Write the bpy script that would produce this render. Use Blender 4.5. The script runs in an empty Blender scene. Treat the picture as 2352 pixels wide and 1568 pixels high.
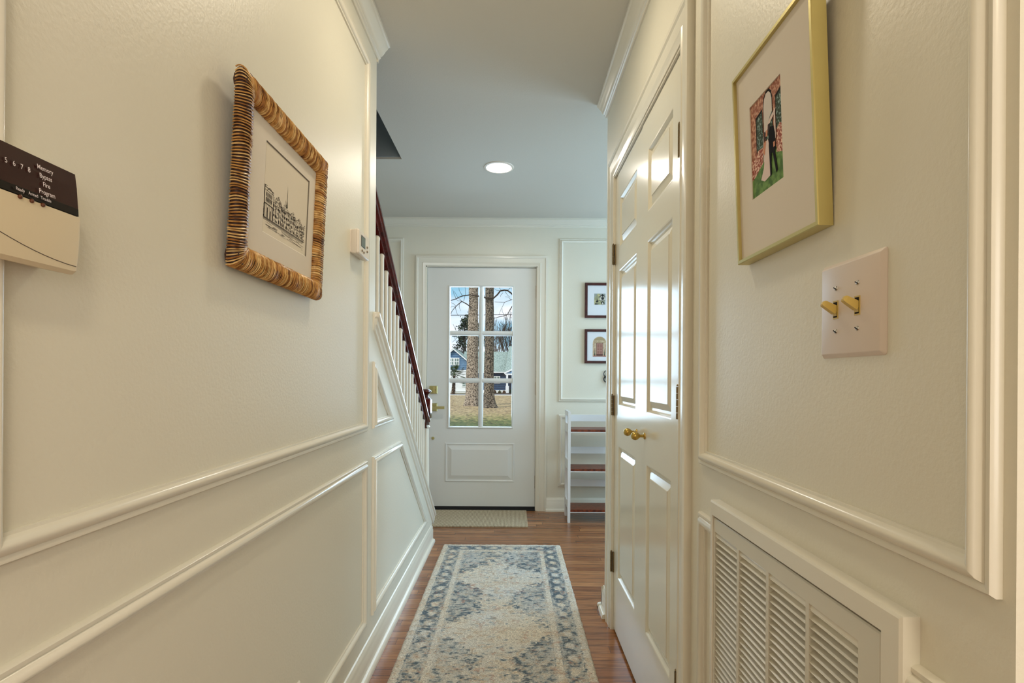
import bpy, math, random
import numpy as np
from mathutils import Vector, Matrix
random.seed(7)
SC = bpy.context.scene
COL = SC.collection
R = math.radians

# ------------------------------------------------------------------ camera, world, lights, exposure
EYE = 1.11                      # lens height above the floor
FPX = 1225.0                    # focal length in pixels of the 2352 px wide frame
cam_d = bpy.data.cameras.new('camera')
cam_d.sensor_width = 36.0
cam_d.lens = 36.0 * FPX / 2352.0
cam_d.shift_x = -1.0 / 2352.0
cam_d.shift_y = 83.0 / 2352.0
cam_d.clip_start = 0.03
cam_d.clip_end = 500
cam = bpy.data.objects.new('camera', cam_d)
COL.objects.link(cam)
cam.matrix_world = Matrix.Translation((0, 0, EYE)) @ Matrix.Rotation(R(-0.38), 4, 'Y') @ Matrix.Rotation(R(90), 4, 'X')
SC.camera = cam

SC.view_settings.view_transform = 'Standard'
SC.view_settings.look = 'None'
SC.view_settings.gamma = 1.0
SC.view_settings.use_curve_mapping = False
SC.view_settings.exposure = -0.04

world = bpy.data.worlds.new('sky')
SC.world = world
world.use_nodes = True
wn, wl = world.node_tree.nodes, world.node_tree.links
wn.clear()
w_out = wn.new('ShaderNodeOutputWorld')
w_bg = wn.new('ShaderNodeBackground')
w_tc = wn.new('ShaderNodeTexCoord')
w_map = wn.new('ShaderNodeMapping')
w_map.inputs['Scale'].default_value = (5.0, 5.0, 16.0)
w_map.inputs['Location'].default_value = (1.3, 0.2, 0.55)
w_noise = wn.new('ShaderNodeTexNoise')
w_noise.inputs['Scale'].default_value = 1.15
w_noise.inputs['Detail'].default_value = 4
w_noise.inputs['Roughness'].default_value = 0.45
w_ramp = wn.new('ShaderNodeValToRGB')
w_ramp.color_ramp.elements[0].position = 0.36
w_ramp.color_ramp.elements[0].color = (0.30, 0.60, 0.80, 1)
w_ramp.color_ramp.elements[1].position = 0.60
w_ramp.color_ramp.elements[1].color = (0.93, 0.99, 1.05, 1)
wl.new(w_tc.outputs['Generated'], w_map.inputs['Vector'])
wl.new(w_map.outputs['Vector'], w_noise.inputs['Vector'])
wl.new(w_noise.outputs['Fac'], w_ramp.inputs['Fac'])
wl.new(w_ramp.outputs['Color'], w_bg.inputs['Color'])
w_bg.inputs['Strength'].default_value = 1.15
wl.new(w_bg.outputs['Background'], w_out.inputs['Surface'])


def light(name, kind, loc, rot, energy, color, size=None, size_y=None, **kw):
    d = bpy.data.lights.new(name, kind)
    d.energy = energy
    d.color = color
    if kind == 'AREA':
        d.shape = kw.get('shape', 'RECTANGLE')
        d.size = size
        if d.shape == 'RECTANGLE':
            d.size_y = size_y or size
    o = bpy.data.objects.new(name, d)
    COL.objects.link(o)
    o.location = loc
    o.rotation_euler = rot
    return o


sun = light('sun', 'SUN', (0, 20, 20), (R(38), R(-38), R(0)), 2.3, (1.0, 0.95, 0.86))
sun.data.angle = R(4)
# added area lamp for an assumed, unseen side window in the entry hall (its opening is in the wall at x = 2.4)
light('hall_window_daylight', 'AREA', (2.34, 3.55, 1.45), (0, R(90), 0), 46, (0.50, 0.76, 1.0), 1.1, 1.3)
# daylight through the glazed front door
light('door_daylight', 'AREA', (-0.265, 4.60, 1.32), (R(-78), 0, 0), 14, (0.58, 0.80, 1.0), 0.55, 1.15)
# the room behind the photographer: added fill panel with no window, and ceiling lamp
light('rear_window_daylight', 'AREA', (1.22, -2.85, 1.25), (R(90), 0, R(12)), 54, (1.0, 0.96, 0.90), 2.2, 1.6)
light('rear_ceiling_lamp', 'AREA', (0.35, -0.9, 2.40), (0, 0, 0), 16, (1.0, 0.86, 0.62), 0.3, shape='DISK')
light('hall_lamp_near', 'AREA', (-0.05, 1.65, 2.42), (0, 0, 0), 5.5, (1.0, 0.88, 0.66), 0.15, shape='DISK')


# ------------------------------------------------------------------ helpers
def smooth(o, ang=35):
    for p in o.data.polygons:
        p.use_smooth = True
    try:
        o.data.set_sharp_from_angle(angle=R(ang))
    except Exception:
        pass


class MB:
    def __init__(s):
        s.v, s.f, s.m = [], [], []

    def vert(s, p):
        s.v.append(tuple(p))
        return len(s.v) - 1

    def face(s, idx, m=0):
        s.f.append(tuple(idx))
        s.m.append(m)

    def poly(s, pts, m=0):
        b = len(s.v)
        s.v.extend(tuple(p) for p in pts)
        s.face(range(b, b + len(pts)), m)

    def box(s, a, b, m=0):
        x0, y0, z0 = (min(a[i], b[i]) for i in range(3))
        x1, y1, z1 = (max(a[i], b[i]) for i in range(3))
        k = len(s.v)
        s.v += [(x0, y0, z0), (x1, y0, z0), (x1, y1, z0), (x0, y1, z0), (x0, y0, z1), (x1, y0, z1), (x1, y1, z1), (x0, y1, z1)]
        for q in ((0, 3, 2, 1), (4, 5, 6, 7), (0, 1, 5, 4), (1, 2, 6, 5), (2, 3, 7, 6), (3, 0, 4, 7)):
            s.face([k + i for i in q], m)

    def rings(s, rings, m=0, closed=True, caps=True):
        """rings: list of lists of points with equal length"""
        n = len(rings[0])
        base = []
        for r in rings:
            base.append(len(s.v))
            s.v.extend(tuple(p) for p in r)
        for i in range(len(rings) - 1):
            for j in range(n if closed else n - 1):
                k = (j + 1) % n
                s.face((base[i] + j, base[i] + k, base[i + 1] + k, base[i + 1] + j), m)
        if caps and closed:
            s.face([base[0] + j for j in reversed(range(n))], m)
            s.face([base[-1] + j for j in range(n)], m)

    def tube(s, pts, rad, n=8, m=0, caps=True):
        pts = [Vector(p) for p in pts]
        if not hasattr(rad, '__len__'):
            rad = [rad] * len(pts)
        rings = []
        up = None
        for i, p in enumerate(pts):
            d = (pts[min(i + 1, len(pts) - 1)] - pts[max(i - 1, 0)])
            if d.length < 1e-9:
                d = Vector((0, 0, 1))
            d.normalize()
            if up is None:
                up = Vector((0, 0, 1)) if abs(d.z) < 0.9 else Vector((1, 0, 0))
            a = d.cross(up)
            if a.length < 1e-6:
                a = d.orthogonal()
            a.normalize()
            b = a.cross(d)
            up = b
            rings.append([p + (a * math.cos(2 * math.pi * j / n) + b * math.sin(2 * math.pi * j / n)) * rad[i] for j in range(n)])
        s.rings(rings, m, True, caps)

    def lathe(s, prof, c=(0, 0, 0), axis='z', n=20, m=0):
        rings = []
        for r, h in prof:
            ring = []
            for j in range(n):
                t = 2 * math.pi * j / n
                if axis == 'z':
                    ring.append((c[0] + r * math.cos(t), c[1] + r * math.sin(t), c[2] + h))
                elif axis == 'x':
                    ring.append((c[0] + h, c[1] + r * math.cos(t), c[2] + r * math.sin(t)))
                else:
                    ring.append((c[0] + r * math.cos(t), c[1] + h, c[2] + r * math.sin(t)))
            rings.append(ring)
        s.rings(rings, m)

    def prism(s, pts, vec, m=0):
        vec = Vector(vec)
        s.rings([pts, [Vector(p) + vec for p in pts]], m)

    def build(s, name, mats, parent=None, sm=None, recalc=True):
        me = bpy.data.meshes.new(name)
        me.from_pydata(s.v, [], s.f)
        if not isinstance(mats, (list, tuple)):
            mats = [mats]
        for mt in mats:
            me.materials.append(mt)
        me.polygons.foreach_set('material_index', s.m)
        if recalc:
            import bmesh
            bm = bmesh.new()
            bm.from_mesh(me)
            bmesh.ops.recalc_face_normals(bm, faces=bm.faces)
            bm.to_mesh(me)
            bm.free()
        me.update()
        o = bpy.data.objects.new(name, me)
        COL.objects.link(o)
        if parent is not None:
            o.parent = parent
        if sm:
            smooth(o, sm)
        return o


def _build(s, name, mats, parent=None, sm=None, recalc=True):
    import bmesh
    me = bpy.data.meshes.new(name)
    me.from_pydata(s.v, [], s.f)
    if not isinstance(mats, (list, tuple)):
        mats = [mats]
    for mt in mats:
        me.materials.append(mt)
    me.polygons.foreach_set('material_index', s.m)
    if recalc:
        bm = bmesh.new()
        bm.from_mesh(me)
        bmesh.ops.recalc_face_normals(bm, faces=bm.faces)
        bm.to_mesh(me)
        bm.free()
    me.update()
    o = bpy.data.objects.new(name, me)
    COL.objects.link(o)
    if parent is not None:
        attach(o, parent)
    if sm:
        smooth(o, sm)
    return o


MB.build = _build


def world_of(o):
    m = o.matrix_basis.copy()
    if o.parent:
        m = world_of(o.parent) @ o.matrix_parent_inverse @ m
    return m


def attach(o, parent):
    """child mesh is written in world coordinates"""
    o.parent = parent
    o.matrix_parent_inverse = world_of(parent).inverted()


def thing(name, label, cat, loc=(0, 0, 0), group=None):
    o = bpy.data.objects.new(name, None)
    COL.objects.link(o)
    o.location = loc
    o.empty_display_size = 0.05
    o['label'] = label
    o['category'] = cat
    if group:
        o['group'] = group
    return o


def tag(o, label, cat, group=None, kind=None):
    o['label'] = label
    o['category'] = cat
    if group:
        o['group'] = group
    if kind:
        o['kind'] = kind
    return o


def struct(o, label=None, cat=None):
    o['kind'] = 'structure'
    if label:
        o['label'] = label
    if cat:
        o['category'] = cat
    return o


def at(px, py, Y):
    """point of the photo's pixel at distance Y (used for the distant view outdoors)"""
    u = (px - 1177.0) / FPX
    v = -(py - 867.0) / FPX
    return Vector(((u - v * 0.0066) * Y, Y, EYE + (v + u * 0.0066) * Y))


# ------------------------------------------------------------------ materials
def srgb(r, g, b):
    def c(x):
        x /= 255.0
        return x / 12.92 if x <= 0.04045 else ((x + 0.055) / 1.055) ** 2.4
    return (c(r), c(g), c(b), 1)


def mat(name, color, rough=0.5, metal=0.0, bump=None, var=None, spec=None, coat=None):
    """bump=(scale, strength, distance); var=(scale, other_color, low, high)"""
    m = bpy.data.materials.new(name)
    m.use_nodes = True
    nt = m.node_tree
    b = nt.nodes['Principled BSDF']
    b.inputs['Base Color'].default_value = color
    b.inputs['Roughness'].default_value = rough
    b.inputs['Metallic'].default_value = metal
    if spec is not None:
        b.inputs['Specular IOR Level'].default_value = spec
    if coat:
        b.inputs['Coat Weight'].default_value = coat[0]
        b.inputs['Coat Roughness'].default_value = coat[1]
    tc = nt.nodes.new('ShaderNodeTexCoord')
    if var:
        n = nt.nodes.new('ShaderNodeTexNoise')
        n.inputs['Scale'].default_value = var[0]
        n.inputs['Detail'].default_value = 4
        nt.links.new(tc.outputs['Object'], n.inputs['Vector'])
        r = nt.nodes.new('ShaderNodeValToRGB')
        r.color_ramp.elements[0].position = var[2]
        r.color_ramp.elements[1].position = var[3]
        r.color_ramp.elements[0].color = color
        r.color_ramp.elements[1].color = var[1]
        nt.links.new(n.outputs['Fac'], r.inputs['Fac'])
        nt.links.new(r.outputs['Color'], b.inputs['Base Color'])
    if bump:
        n = nt.nodes.new('ShaderNodeTexNoise')
        n.inputs['Scale'].default_value = bump[0]
        n.inputs['Detail'].default_value = 3
        nt.links.new(tc.outputs['Object'], n.inputs['Vector'])
        bp = nt.nodes.new('ShaderNodeBump')
        bp.inputs['Strength'].default_value = bump[1]
        bp.inputs['Distance'].default_value = bump[2]
        nt.links.new(n.outputs['Fac'], bp.inputs['Height'])
        nt.links.new(bp.outputs['Normal'], b.inputs['Normal'])
    return m


M = {}
M['wall'] = mat('wall_paint', srgb(226, 221, 205), 0.42, bump=(150, 0.28, 0.0018))
M['trim'] = mat('trim_paint', srgb(229, 224, 210), 0.22, bump=(60, 0.05, 0.001))
M['doorpaint'] = mat('door_paint', srgb(229, 224, 208), 0.16, bump=(45, 0.05, 0.001))
M['entry'] = mat('entry_door_paint', srgb(222, 222, 218), 0.3, bump=(60, 0.04, 0.001))
M['ceiling'] = mat('ceiling_paint', srgb(206, 202, 192), 0.75, bump=(140, 0.25, 0.0016))
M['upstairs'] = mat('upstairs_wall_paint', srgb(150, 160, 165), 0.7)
M['black'] = mat('black_rubber', srgb(22, 22, 24), 0.6)
M['iron'] = mat('black_iron', srgb(18, 18, 18), 0.45, 0.6)
M['mahog'] = mat('mahogany', srgb(92, 26, 20), 0.2, var=(26, srgb(52, 12, 10), 0.35, 0.7), coat=(0.5, 0.1))
M['frame_red'] = mat('dark_red_wood', srgb(74, 22, 20), 0.3, var=(30, srgb(48, 12, 12), 0.4, 0.7))
M['brass'] = mat('aged_brass', srgb(190, 160, 86), 0.28, 0.95, bump=(200, 0.1, 0.0005))
M['satin_brass'] = mat('satin_brass', srgb(196, 186, 130), 0.35, 0.85)
M['gold'] = mat('brushed_gold', srgb(204, 190, 128), 0.38, 0.8, bump=(300, 0.2, 0.0004))
M['nickel'] = mat('antique_nickel', srgb(128, 112, 84), 0.32, 0.9)
M['steel'] = mat('steel_screw', srgb(190, 190, 190), 0.25, 1.0)
M['board'] = mat('mat_board', srgb(222, 212, 198), 0.8)
M['board_white'] = mat('white_mat_board', srgb(226, 228, 232), 0.8)
M['bevel'] = mat('mat_bevel', srgb(120, 112, 98), 0.8)  # darker tone paints shade on the top and far bevels
M['bevel_light'] = mat('mat_bevel_light', srgb(240, 234, 222), 0.8)  # paler tone paints light on the bottom and near bevels
M['paper'] = mat('print_paper', srgb(224, 213, 194), 0.85)
M['ink'] = mat('black_ink', srgb(30, 24, 20), 0.9, spec=0.2)
M['ink_soft'] = mat('faded_ink', srgb(96, 84, 72), 0.8)
M['plastic'] = mat('cream_plastic', srgb(226, 210, 178), 0.35)
M['plastic_white'] = mat('white_plastic', srgb(232, 222, 208), 0.32)
M['plate'] = mat('pinkish_plate_plastic', srgb(222, 208, 198), 0.35)
M['ivory'] = mat('old_ivory_plastic', srgb(206, 178, 96), 0.35)
M['smoke'] = mat('dark_brown_window', srgb(50, 22, 20), 0.12, spec=0.25)
M['smoke2'] = mat('black_brown_strip', srgb(18, 8, 8), 0.12, spec=0.25)
M['textwhite'] = mat('white_print', srgb(232, 220, 224), 0.6)
M['led'] = mat('brown_lens', srgb(96, 52, 30), 0.25)
M['lcd'] = mat('grey_green_display', srgb(86, 96, 82), 0.12)
M['lcd_rim'] = mat('display_rim', srgb(24, 26, 24), 0.3)
M['button'] = mat('grey_button', srgb(140, 124, 100), 0.4)
M['vent'] = mat('vent_enamel', srgb(216, 212, 198), 0.32)
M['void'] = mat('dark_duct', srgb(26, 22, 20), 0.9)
M['shelfwhite'] = mat('shelf_white_paint', srgb(228, 230, 232), 0.35)
M['shelfwood'] = mat('shelf_brown_wood', srgb(128, 58, 30), 0.3, var=(40, srgb(72, 26, 14), 0.4, 0.65))
M['vinyl'] = mat('white_window_vinyl', srgb(235, 238, 240), 0.5)


def glass_mat():
    m = bpy.data.materials.new('window_glass')
    m.use_nodes = True
    nt = m.node_tree
    nt.nodes.clear()
    o = nt.nodes.new('ShaderNodeOutputMaterial')
    mx = nt.nodes.new('ShaderNodeMixShader')
    tr = nt.nodes.new('ShaderNodeBsdfTransparent')
    gl = nt.nodes.new('ShaderNodeBsdfGlossy')
    gl.inputs['Roughness'].default_value = 0.02
    fr = nt.nodes.new('ShaderNodeFresnel')
    fr.inputs['IOR'].default_value = 1.35
    nt.links.new(fr.outputs[0], mx.inputs[0])
    nt.links.new(tr.outputs[0], mx.inputs[1])
    nt.links.new(gl.outputs[0], mx.inputs[2])
    nt.links.new(mx.outputs[0], o.inputs[0])
    return m


M['glass'] = glass_mat()


def emit_mat(name, color, strength):
    m = bpy.data.materials.new(name)
    m.use_nodes = True
    b = m.node_tree.nodes['Principled BSDF']
    b.inputs['Base Color'].default_value = (1, 1, 1, 1)
    b.inputs['Emission Color'].default_value = color
    b.inputs['Emission Strength'].default_value = strength
    return m


M['lamp'] = emit_mat('lamp_lens', (1, 0.9, 0.74, 1), 9.0)


def floor_mat():
    m = bpy.data.materials.new('oak_strip_floor')
    m.use_nodes = True
    nt = m.node_tree
    N, L = nt.nodes, nt.links
    b = N['Principled BSDF']
    tc = N.new('ShaderNodeTexCoord')
    sep = N.new('ShaderNodeSeparateXYZ')
    L.new(tc.outputs['Object'], sep.inputs[0])

    def math_(op, a, bb=None, c=None):
        n = N.new('ShaderNodeMath')
        n.operation = op
        for i, x in enumerate((a, bb, c)):
            if x is None:
                continue
            if isinstance(x, (int, float)):
                n.inputs[i].default_value = x
            else:
                L.new(x, n.inputs[i])
        return n.outputs[0]
    yb = math_('DIVIDE', math_('ADD', sep.outputs['Y'], 0.0206), 0.0572)
    row = math_('FLOOR', yb)
    fy = math_('FRACT', yb)
    wn1 = N.new('ShaderNodeTexWhiteNoise')
    wn1.noise_dimensions = '1D'
    L.new(row, wn1.inputs['W'])
    xs = math_('ADD', sep.outputs['X'], math_('MULTIPLY', wn1.outputs['Value'], 7.0))
    xb = math_('DIVIDE', xs, 1.15)
    colx = math_('FLOOR', xb)
    fx = math_('FRACT', xb)
    comb = N.new('ShaderNodeCombineXYZ')
    L.new(row, comb.inputs[0])
    L.new(colx, comb.inputs[1])
    wn2 = N.new('ShaderNodeTexWhiteNoise')
    wn2.noise_dimensions = '2D'
    L.new(comb.outputs[0], wn2.inputs['Vector'])
    # grain
    gx = N.new('ShaderNodeCombineXYZ')
    L.new(math_('MULTIPLY', xs, 4.2), gx.inputs[0])
    L.new(math_('MULTIPLY', sep.outputs['Y'], 62.0), gx.inputs[1])
    L.new(math_('MULTIPLY', wn2.outputs['Value'], 37.0), gx.inputs[2])
    nz = N.new('ShaderNodeTexNoise')
    nz.inputs['Scale'].default_value = 1.0
    nz.inputs['Detail'].default_value = 3
    nz.inputs['Distortion'].default_value = 1.1
    L.new(gx.outputs[0], nz.inputs['Vector'])
    wv = N.new('ShaderNodeTexNoise')
    wv.inputs['Scale'].default_value = 3.2
    wv.inputs['Detail'].default_value = 2
    L.new(gx.outputs[0], wv.inputs['Vector'])
    ramp = N.new('ShaderNodeValToRGB')
    e = ramp.color_ramp.elements
    e[0].position = 0.0
    e[0].color = srgb(140, 88, 54)
    e[1].position = 1.0
    e[1].color = srgb(180, 126, 82)
    L.new(wn2.outputs['Value'], ramp.inputs['Fac'])
    gr = N.new('ShaderNodeValToRGB')
    gr.color_ramp.elements[0].position = 0.36
    gr.color_ramp.elements[0].color = (0.36, 0.30, 0.27, 1)
    gr.color_ramp.elements[1].position = 0.52
    gr.color_ramp.elements[1].color = (1, 1, 1, 1)
    L.new(nz.outputs['Fac'], gr.inputs['Fac'])
    mul = N.new('ShaderNodeMix')
    mul.data_type = 'RGBA'
    mul.blend_type = 'MULTIPLY'
    mul.inputs[0].default_value = 0.62
    L.new(ramp.outputs['Color'], mul.inputs[6])
    L.new(gr.outputs['Color'], mul.inputs[7])
    gr2 = N.new('ShaderNodeValToRGB')
    gr2.color_ramp.elements[0].position = 0.3
    gr2.color_ramp.elements[0].color = (0.7, 0.66, 0.62, 1)
    gr2.color_ramp.elements[1].position = 0.6
    gr2.color_ramp.elements[1].color = (1, 1, 1, 1)
    L.new(wv.outputs['Fac'], gr2.inputs['Fac'])
    mul2 = N.new('ShaderNodeMix')
    mul2.data_type = 'RGBA'
    mul2.blend_type = 'MULTIPLY'
    mul2.inputs[0].default_value = 0.8
    L.new(mul.outputs[2], mul2.inputs[6])
    L.new(gr2.outputs['Color'], mul2.inputs[7])
    # seams
    s1 = math_('LESS_THAN', fy, 0.050)
    s2 = math_('LESS_THAN', fx, 0.0018)
    seam = math_('MAXIMUM', s1, s2)
    mix = N.new('ShaderNodeMix')
    mix.data_type = 'RGBA'
    L.new(math_('MULTIPLY', seam, 0.72), mix.inputs[0])
    L.new(mul2.outputs[2], mix.inputs[6])
    mix.inputs[7].default_value = srgb(46, 24, 18)
    L.new(mix.outputs[2], b.inputs['Base Color'])
    b.inputs['Roughness'].default_value = 0.24
    bp = N.new('ShaderNodeBump')
    bp.inputs['Strength'].default_value = 0.35
    bp.inputs['Distance'].default_value = 0.001
    L.new(math_('SUBTRACT', nz.outputs['Fac'], math_('MULTIPLY', seam, 0.8)), bp.inputs['Height'])
    L.new(bp.outputs['Normal'], b.inputs['Normal'])
    return m


M['floor'] = floor_mat()


def attr_mat(name, rough, bump):
    m = bpy.data.materials.new(name)
    m.use_nodes = True
    nt = m.node_tree
    b = nt.nodes['Principled BSDF']
    a = nt.nodes.new('ShaderNodeAttribute')
    a.attribute_name = 'Col'
    tc = nt.nodes.new('ShaderNodeTexCoord')
    n = nt.nodes.new('ShaderNodeTexNoise')
    mp = nt.nodes.new('ShaderNodeMapping')
    mp.inputs['Scale'].default_value = (0.5, 1.5, 1)
    n.inputs['Scale'].default_value = bump[0]
    n.inputs['Detail'].default_value = 3
    nt.links.new(tc.outputs['Object'], mp.inputs[0])
    nt.links.new(mp.outputs[0], n.inputs['Vector'])
    mx = nt.nodes.new('ShaderNodeMix')
    mx.data_type = 'RGBA'
    mx.blend_type = 'MULTIPLY'
    mx.inputs[0].default_value = 1.0
    rp = nt.nodes.new('ShaderNodeValToRGB')
    rp.color_ramp.elements[0].position = 0.34
    rp.color_ramp.elements[0].color = (0.42, 0.40, 0.38, 1)
    rp.color_ramp.elements[1].position = 0.62
    rp.color_ramp.elements[1].color = (1.22, 1.22, 1.22, 1)
    nt.links.new(n.outputs['Fac'], rp.inputs['Fac'])
    nt.links.new(a.outputs['Color'], mx.inputs[6])
    nt.links.new(rp.outputs['Color'], mx.inputs[7])
    nt.links.new(mx.outputs[2], b.inputs['Base Color'])
    b.inputs['Roughness'].default_value = rough
    b.inputs['Sheen Weight'].default_value = 0.2
    bp = nt.nodes.new('ShaderNodeBump')
    bp.inputs['Strength'].default_value = bump[1]
    bp.inputs['Distance'].default_value = bump[2]
    nt.links.new(n.outputs['Fac'], bp.inputs['Height'])
    nt.links.new(bp.outputs['Normal'], b.inputs['Normal'])
    return m


def stripe_mat(name, c1, c2, scale, axis='X', rough=0.9):
    m = bpy.data.materials.new(name)
    m.use_nodes = True
    nt = m.node_tree
    b = nt.nodes['Principled BSDF']
    tc = nt.nodes.new('ShaderNodeTexCoord')
    w = nt.nodes.new('ShaderNodeTexWave')
    w.bands_direction = axis
    w.inputs['Scale'].default_value = scale
    w.inputs['Distortion'].default_value = 1.2
    w.inputs['Detail'].default_value = 2
    w.inputs['Detail Scale'].default_value = 3
    nt.links.new(tc.outputs['Object'], w.inputs['Vector'])
    r = nt.nodes.new('ShaderNodeValToRGB')
    r.color_ramp.elements[0].color = c1
    r.color_ramp.elements[1].color = c2
    nt.links.new(w.outputs['Fac'], r.inputs['Fac'])
    n = nt.nodes.new('ShaderNodeTexNoise')
    n.inputs['Scale'].default_value = 90
    nt.links.new(tc.outputs['Object'], n.inputs['Vector'])
    mx = nt.nodes.new('ShaderNodeMix')
    mx.data_type = 'RGBA'
    mx.blend_type = 'OVERLAY'
    mx.inputs[0].default_value = 0.5
    nt.links.new(r.outputs['Color'], mx.inputs[6])
    nt.links.new(n.outputs['Fac'], mx.inputs[7])
    nt.links.new(mx.outputs[2], b.inputs['Base Color'])
    b.inputs['Roughness'].default_value = rough
    bp = nt.nodes.new('ShaderNodeBump')
    bp.inputs['Strength'].default_value = 0.6
    bp.inputs['Distance'].default_value = 0.002
    nt.links.new(w.outputs['Fac'], bp.inputs['Height'])
    nt.links.new(bp.outputs['Normal'], b.inputs['Normal'])
    return m


# ------------------------------------------------------------------ room geometry constants
XL, XR, YF = -0.545, 0.45, 4.454      # corridor walls and the front wall
HC = 2.43                             # ceiling
Y_L_END = 2.11                        # end of the full-height left wall
Y_R_END = 2.567
Y_R_NEAR = 0.475
mapL = lambda a, z, h: (XL + h, a, z)
mapR = lambda a, z, h: (XR - h, a, z)
mapF = lambda a, z, h: (a, YF - h, z)

MOULD = [(0, 0), (0, .006), (.003, .010), (.007, .010), (.010, .008), (.014, .014), (.019, .0165), (.024, .0145), (.028, .009),
         (.030, .0055), (.034, .005), (.034, 0)]
CASING = [(0, 0), (0, .018), (.006, .0195), (.016, .0195), (.022, .015), (.055, .0125), (.060, .015), (.066, .013), (.072, .010), (.085, .009), (.085, 0)]


def sweep(mb, poly, prof, mp, closed=True, m=0):
    """mitred moulding along a polygon in a wall plane; profile = (inward offset, height)"""
    n = len(poly)
    P = [Vector((p[0], p[1])) for p in poly]
    area = sum(P[i].x * P[(i + 1) % n].y - P[(i + 1) % n].x * P[i].y for i in range(n))
    sgn = 1 if area > 0 else -1
    rings = []
    for i in range(n):
        if closed or 0 < i < n - 1:
            d0 = (P[i] - P[i - 1]).normalized()
            d1 = (P[(i + 1) % n] - P[i]).normalized()
        elif i == 0:
            d0 = d1 = (P[1] - P[0]).normalized()
        else:
            d0 = d1 = (P[i] - P[i - 1]).normalized()
        n0 = Vector((-d0.y, d0.x)) * sgn
        n1 = Vector((-d1.y, d1.x)) * sgn
        mt = (n0 + n1)
        mt.normalize()
        k = 1.0 / max(0.2, mt.dot(n0))
        rings.append([mp(P[i].x + mt.x * k * d, P[i].y + mt.y * k * d, h) for d, h in prof])
    if closed:
        rings.append(rings[0])
    mb.rings(rings, m, True, not closed)


def rect(a0, a1, z0, z1):
    return [(a0, z0), (a1, z0), (a1, z1), (a0, z1)]


trim_no = [0]


def panel_mould(poly, mp, label, side):
    trim_no[0] += 1
    mb = MB()
    sweep(mb, poly, MOULD, mp)
    return struct(mb.build('trim_%d' % trim_no[0], M['trim'], sm=50), label, 'wall moulding')


# ------------------------------------------------------------------ shell
mb = MB()
mb.box((-1.75, -3.1, -0.06), (2.6, 4.60, 0.0))
struct(mb.build('floor', M['floor']), 'red brown oak strip floor', 'floor')

mb = MB()
mb.box((-0.68, -3.1, HC), (2.6, 4.60, HC + .25))
mb.box((-1.75, 3.235, HC), (-0.68, 4.60, HC + .25))
mb.box((-1.75, -3.1, HC), (-0.68, 0.3, HC + .25))
struct(mb.build('ceiling', M['ceiling']), 'smooth off white ceiling with stairwell opening', 'ceiling')

CAP = lambda y: 1.337 - 0.745 * (y - 2.125)
mb = MB()
prof = [(-3.1, 0), (3.657, 0), (3.657, CAP(3.657) - .02), (Y_L_END, CAP(Y_L_END) - .02), (Y_L_END, HC), (-3.1, HC)]
mb.prism([(XL, a, z) for a, z in prof], (-.115, 0, 0))
struct(mb.build('wall_left', M['wall']), 'cream wall on the left with the knee wall under the stair rail', 'wall')

mb = MB()
mb.box((XR, Y_R_NEAR, 0), (XR + .12, 1.424, HC))
mb.box((XR, 2.361, 0), (XR + .12, Y_R_END, HC))
mb.box((XR, 1.424, 2.0), (XR + .12, 2.361, HC))
mb.box((XR + .12, Y_R_END - .12, 0), (2.4, Y_R_END, HC))
mb.box((XR + .12, Y_R_NEAR, 0), (2.6, Y_R_NEAR + .12, HC))
mb.box((XR + .65, Y_R_NEAR + .12, 0), (XR + .70, Y_R_END - .12, HC))
struct(mb.build('wall_right', M['wall']), 'cream wall on the right around the closet doors', 'wall')

DX0, DX1, DZ1 = -0.728, 0.205, 2.04   # front door opening
mb = MB()
mb.box((-1.75, YF, 0), (DX0, YF + .14, HC))
mb.box((DX1, YF, 0), (2.6, YF + .14, HC))
mb.box((DX0, YF, DZ1), (DX1, YF + .14, HC))
struct(mb.build('wall_front', M['wall']), 'pale wall around the front door', 'wall')
mb = MB()
mb.box((-1.75, -3.1, 0), (-1.6, YF, HC))
struct(mb.build('wall_stairs', M['wall']))
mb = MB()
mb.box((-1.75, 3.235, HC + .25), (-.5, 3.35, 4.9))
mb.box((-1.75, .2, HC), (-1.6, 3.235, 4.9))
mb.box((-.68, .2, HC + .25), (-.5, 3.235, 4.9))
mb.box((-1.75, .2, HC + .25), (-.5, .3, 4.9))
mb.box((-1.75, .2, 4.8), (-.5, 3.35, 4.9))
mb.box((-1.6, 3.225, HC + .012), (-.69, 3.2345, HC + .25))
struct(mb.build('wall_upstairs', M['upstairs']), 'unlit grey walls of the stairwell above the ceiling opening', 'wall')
# hall side wall with its window opening, and the rear of the room behind the camera
mb = MB()
mb.box((2.4, Y_R_END, 0), (2.52, YF, .75))
mb.box((2.4, Y_R_END, 2.15), (2.52, YF, HC))
mb.box((2.4, Y_R_END, .75), (2.52, 2.95, 2.15))
mb.box((2.4, 4.15, .75), (2.52, YF, 2.15))
struct(mb.build('wall_hall', M['wall']))
mb = MB()
mb.box((-1.75, -3.2, 0), (2.6, -3.1, HC))
mb.box((2.5, -3.1, 0), (2.6, Y_R_NEAR, HC))
struct(mb.build('wall_rear', M['wall']))
mb = MB()
for a in ((2.95, .75, 3.0, 2.15), (4.1, .75, 4.15, 2.15), (3.0, .75, 4.1, .80), (3.0, 2.10, 4.1, 2.15), (3.0, 1.43, 4.1, 1.47), (3.53, .8, 3.57, 2.1)):
    mb.box((2.44, a[0], a[1]), (2.48, a[2], a[3]))
struct(mb.build('window_1', M['vinyl']))

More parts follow.
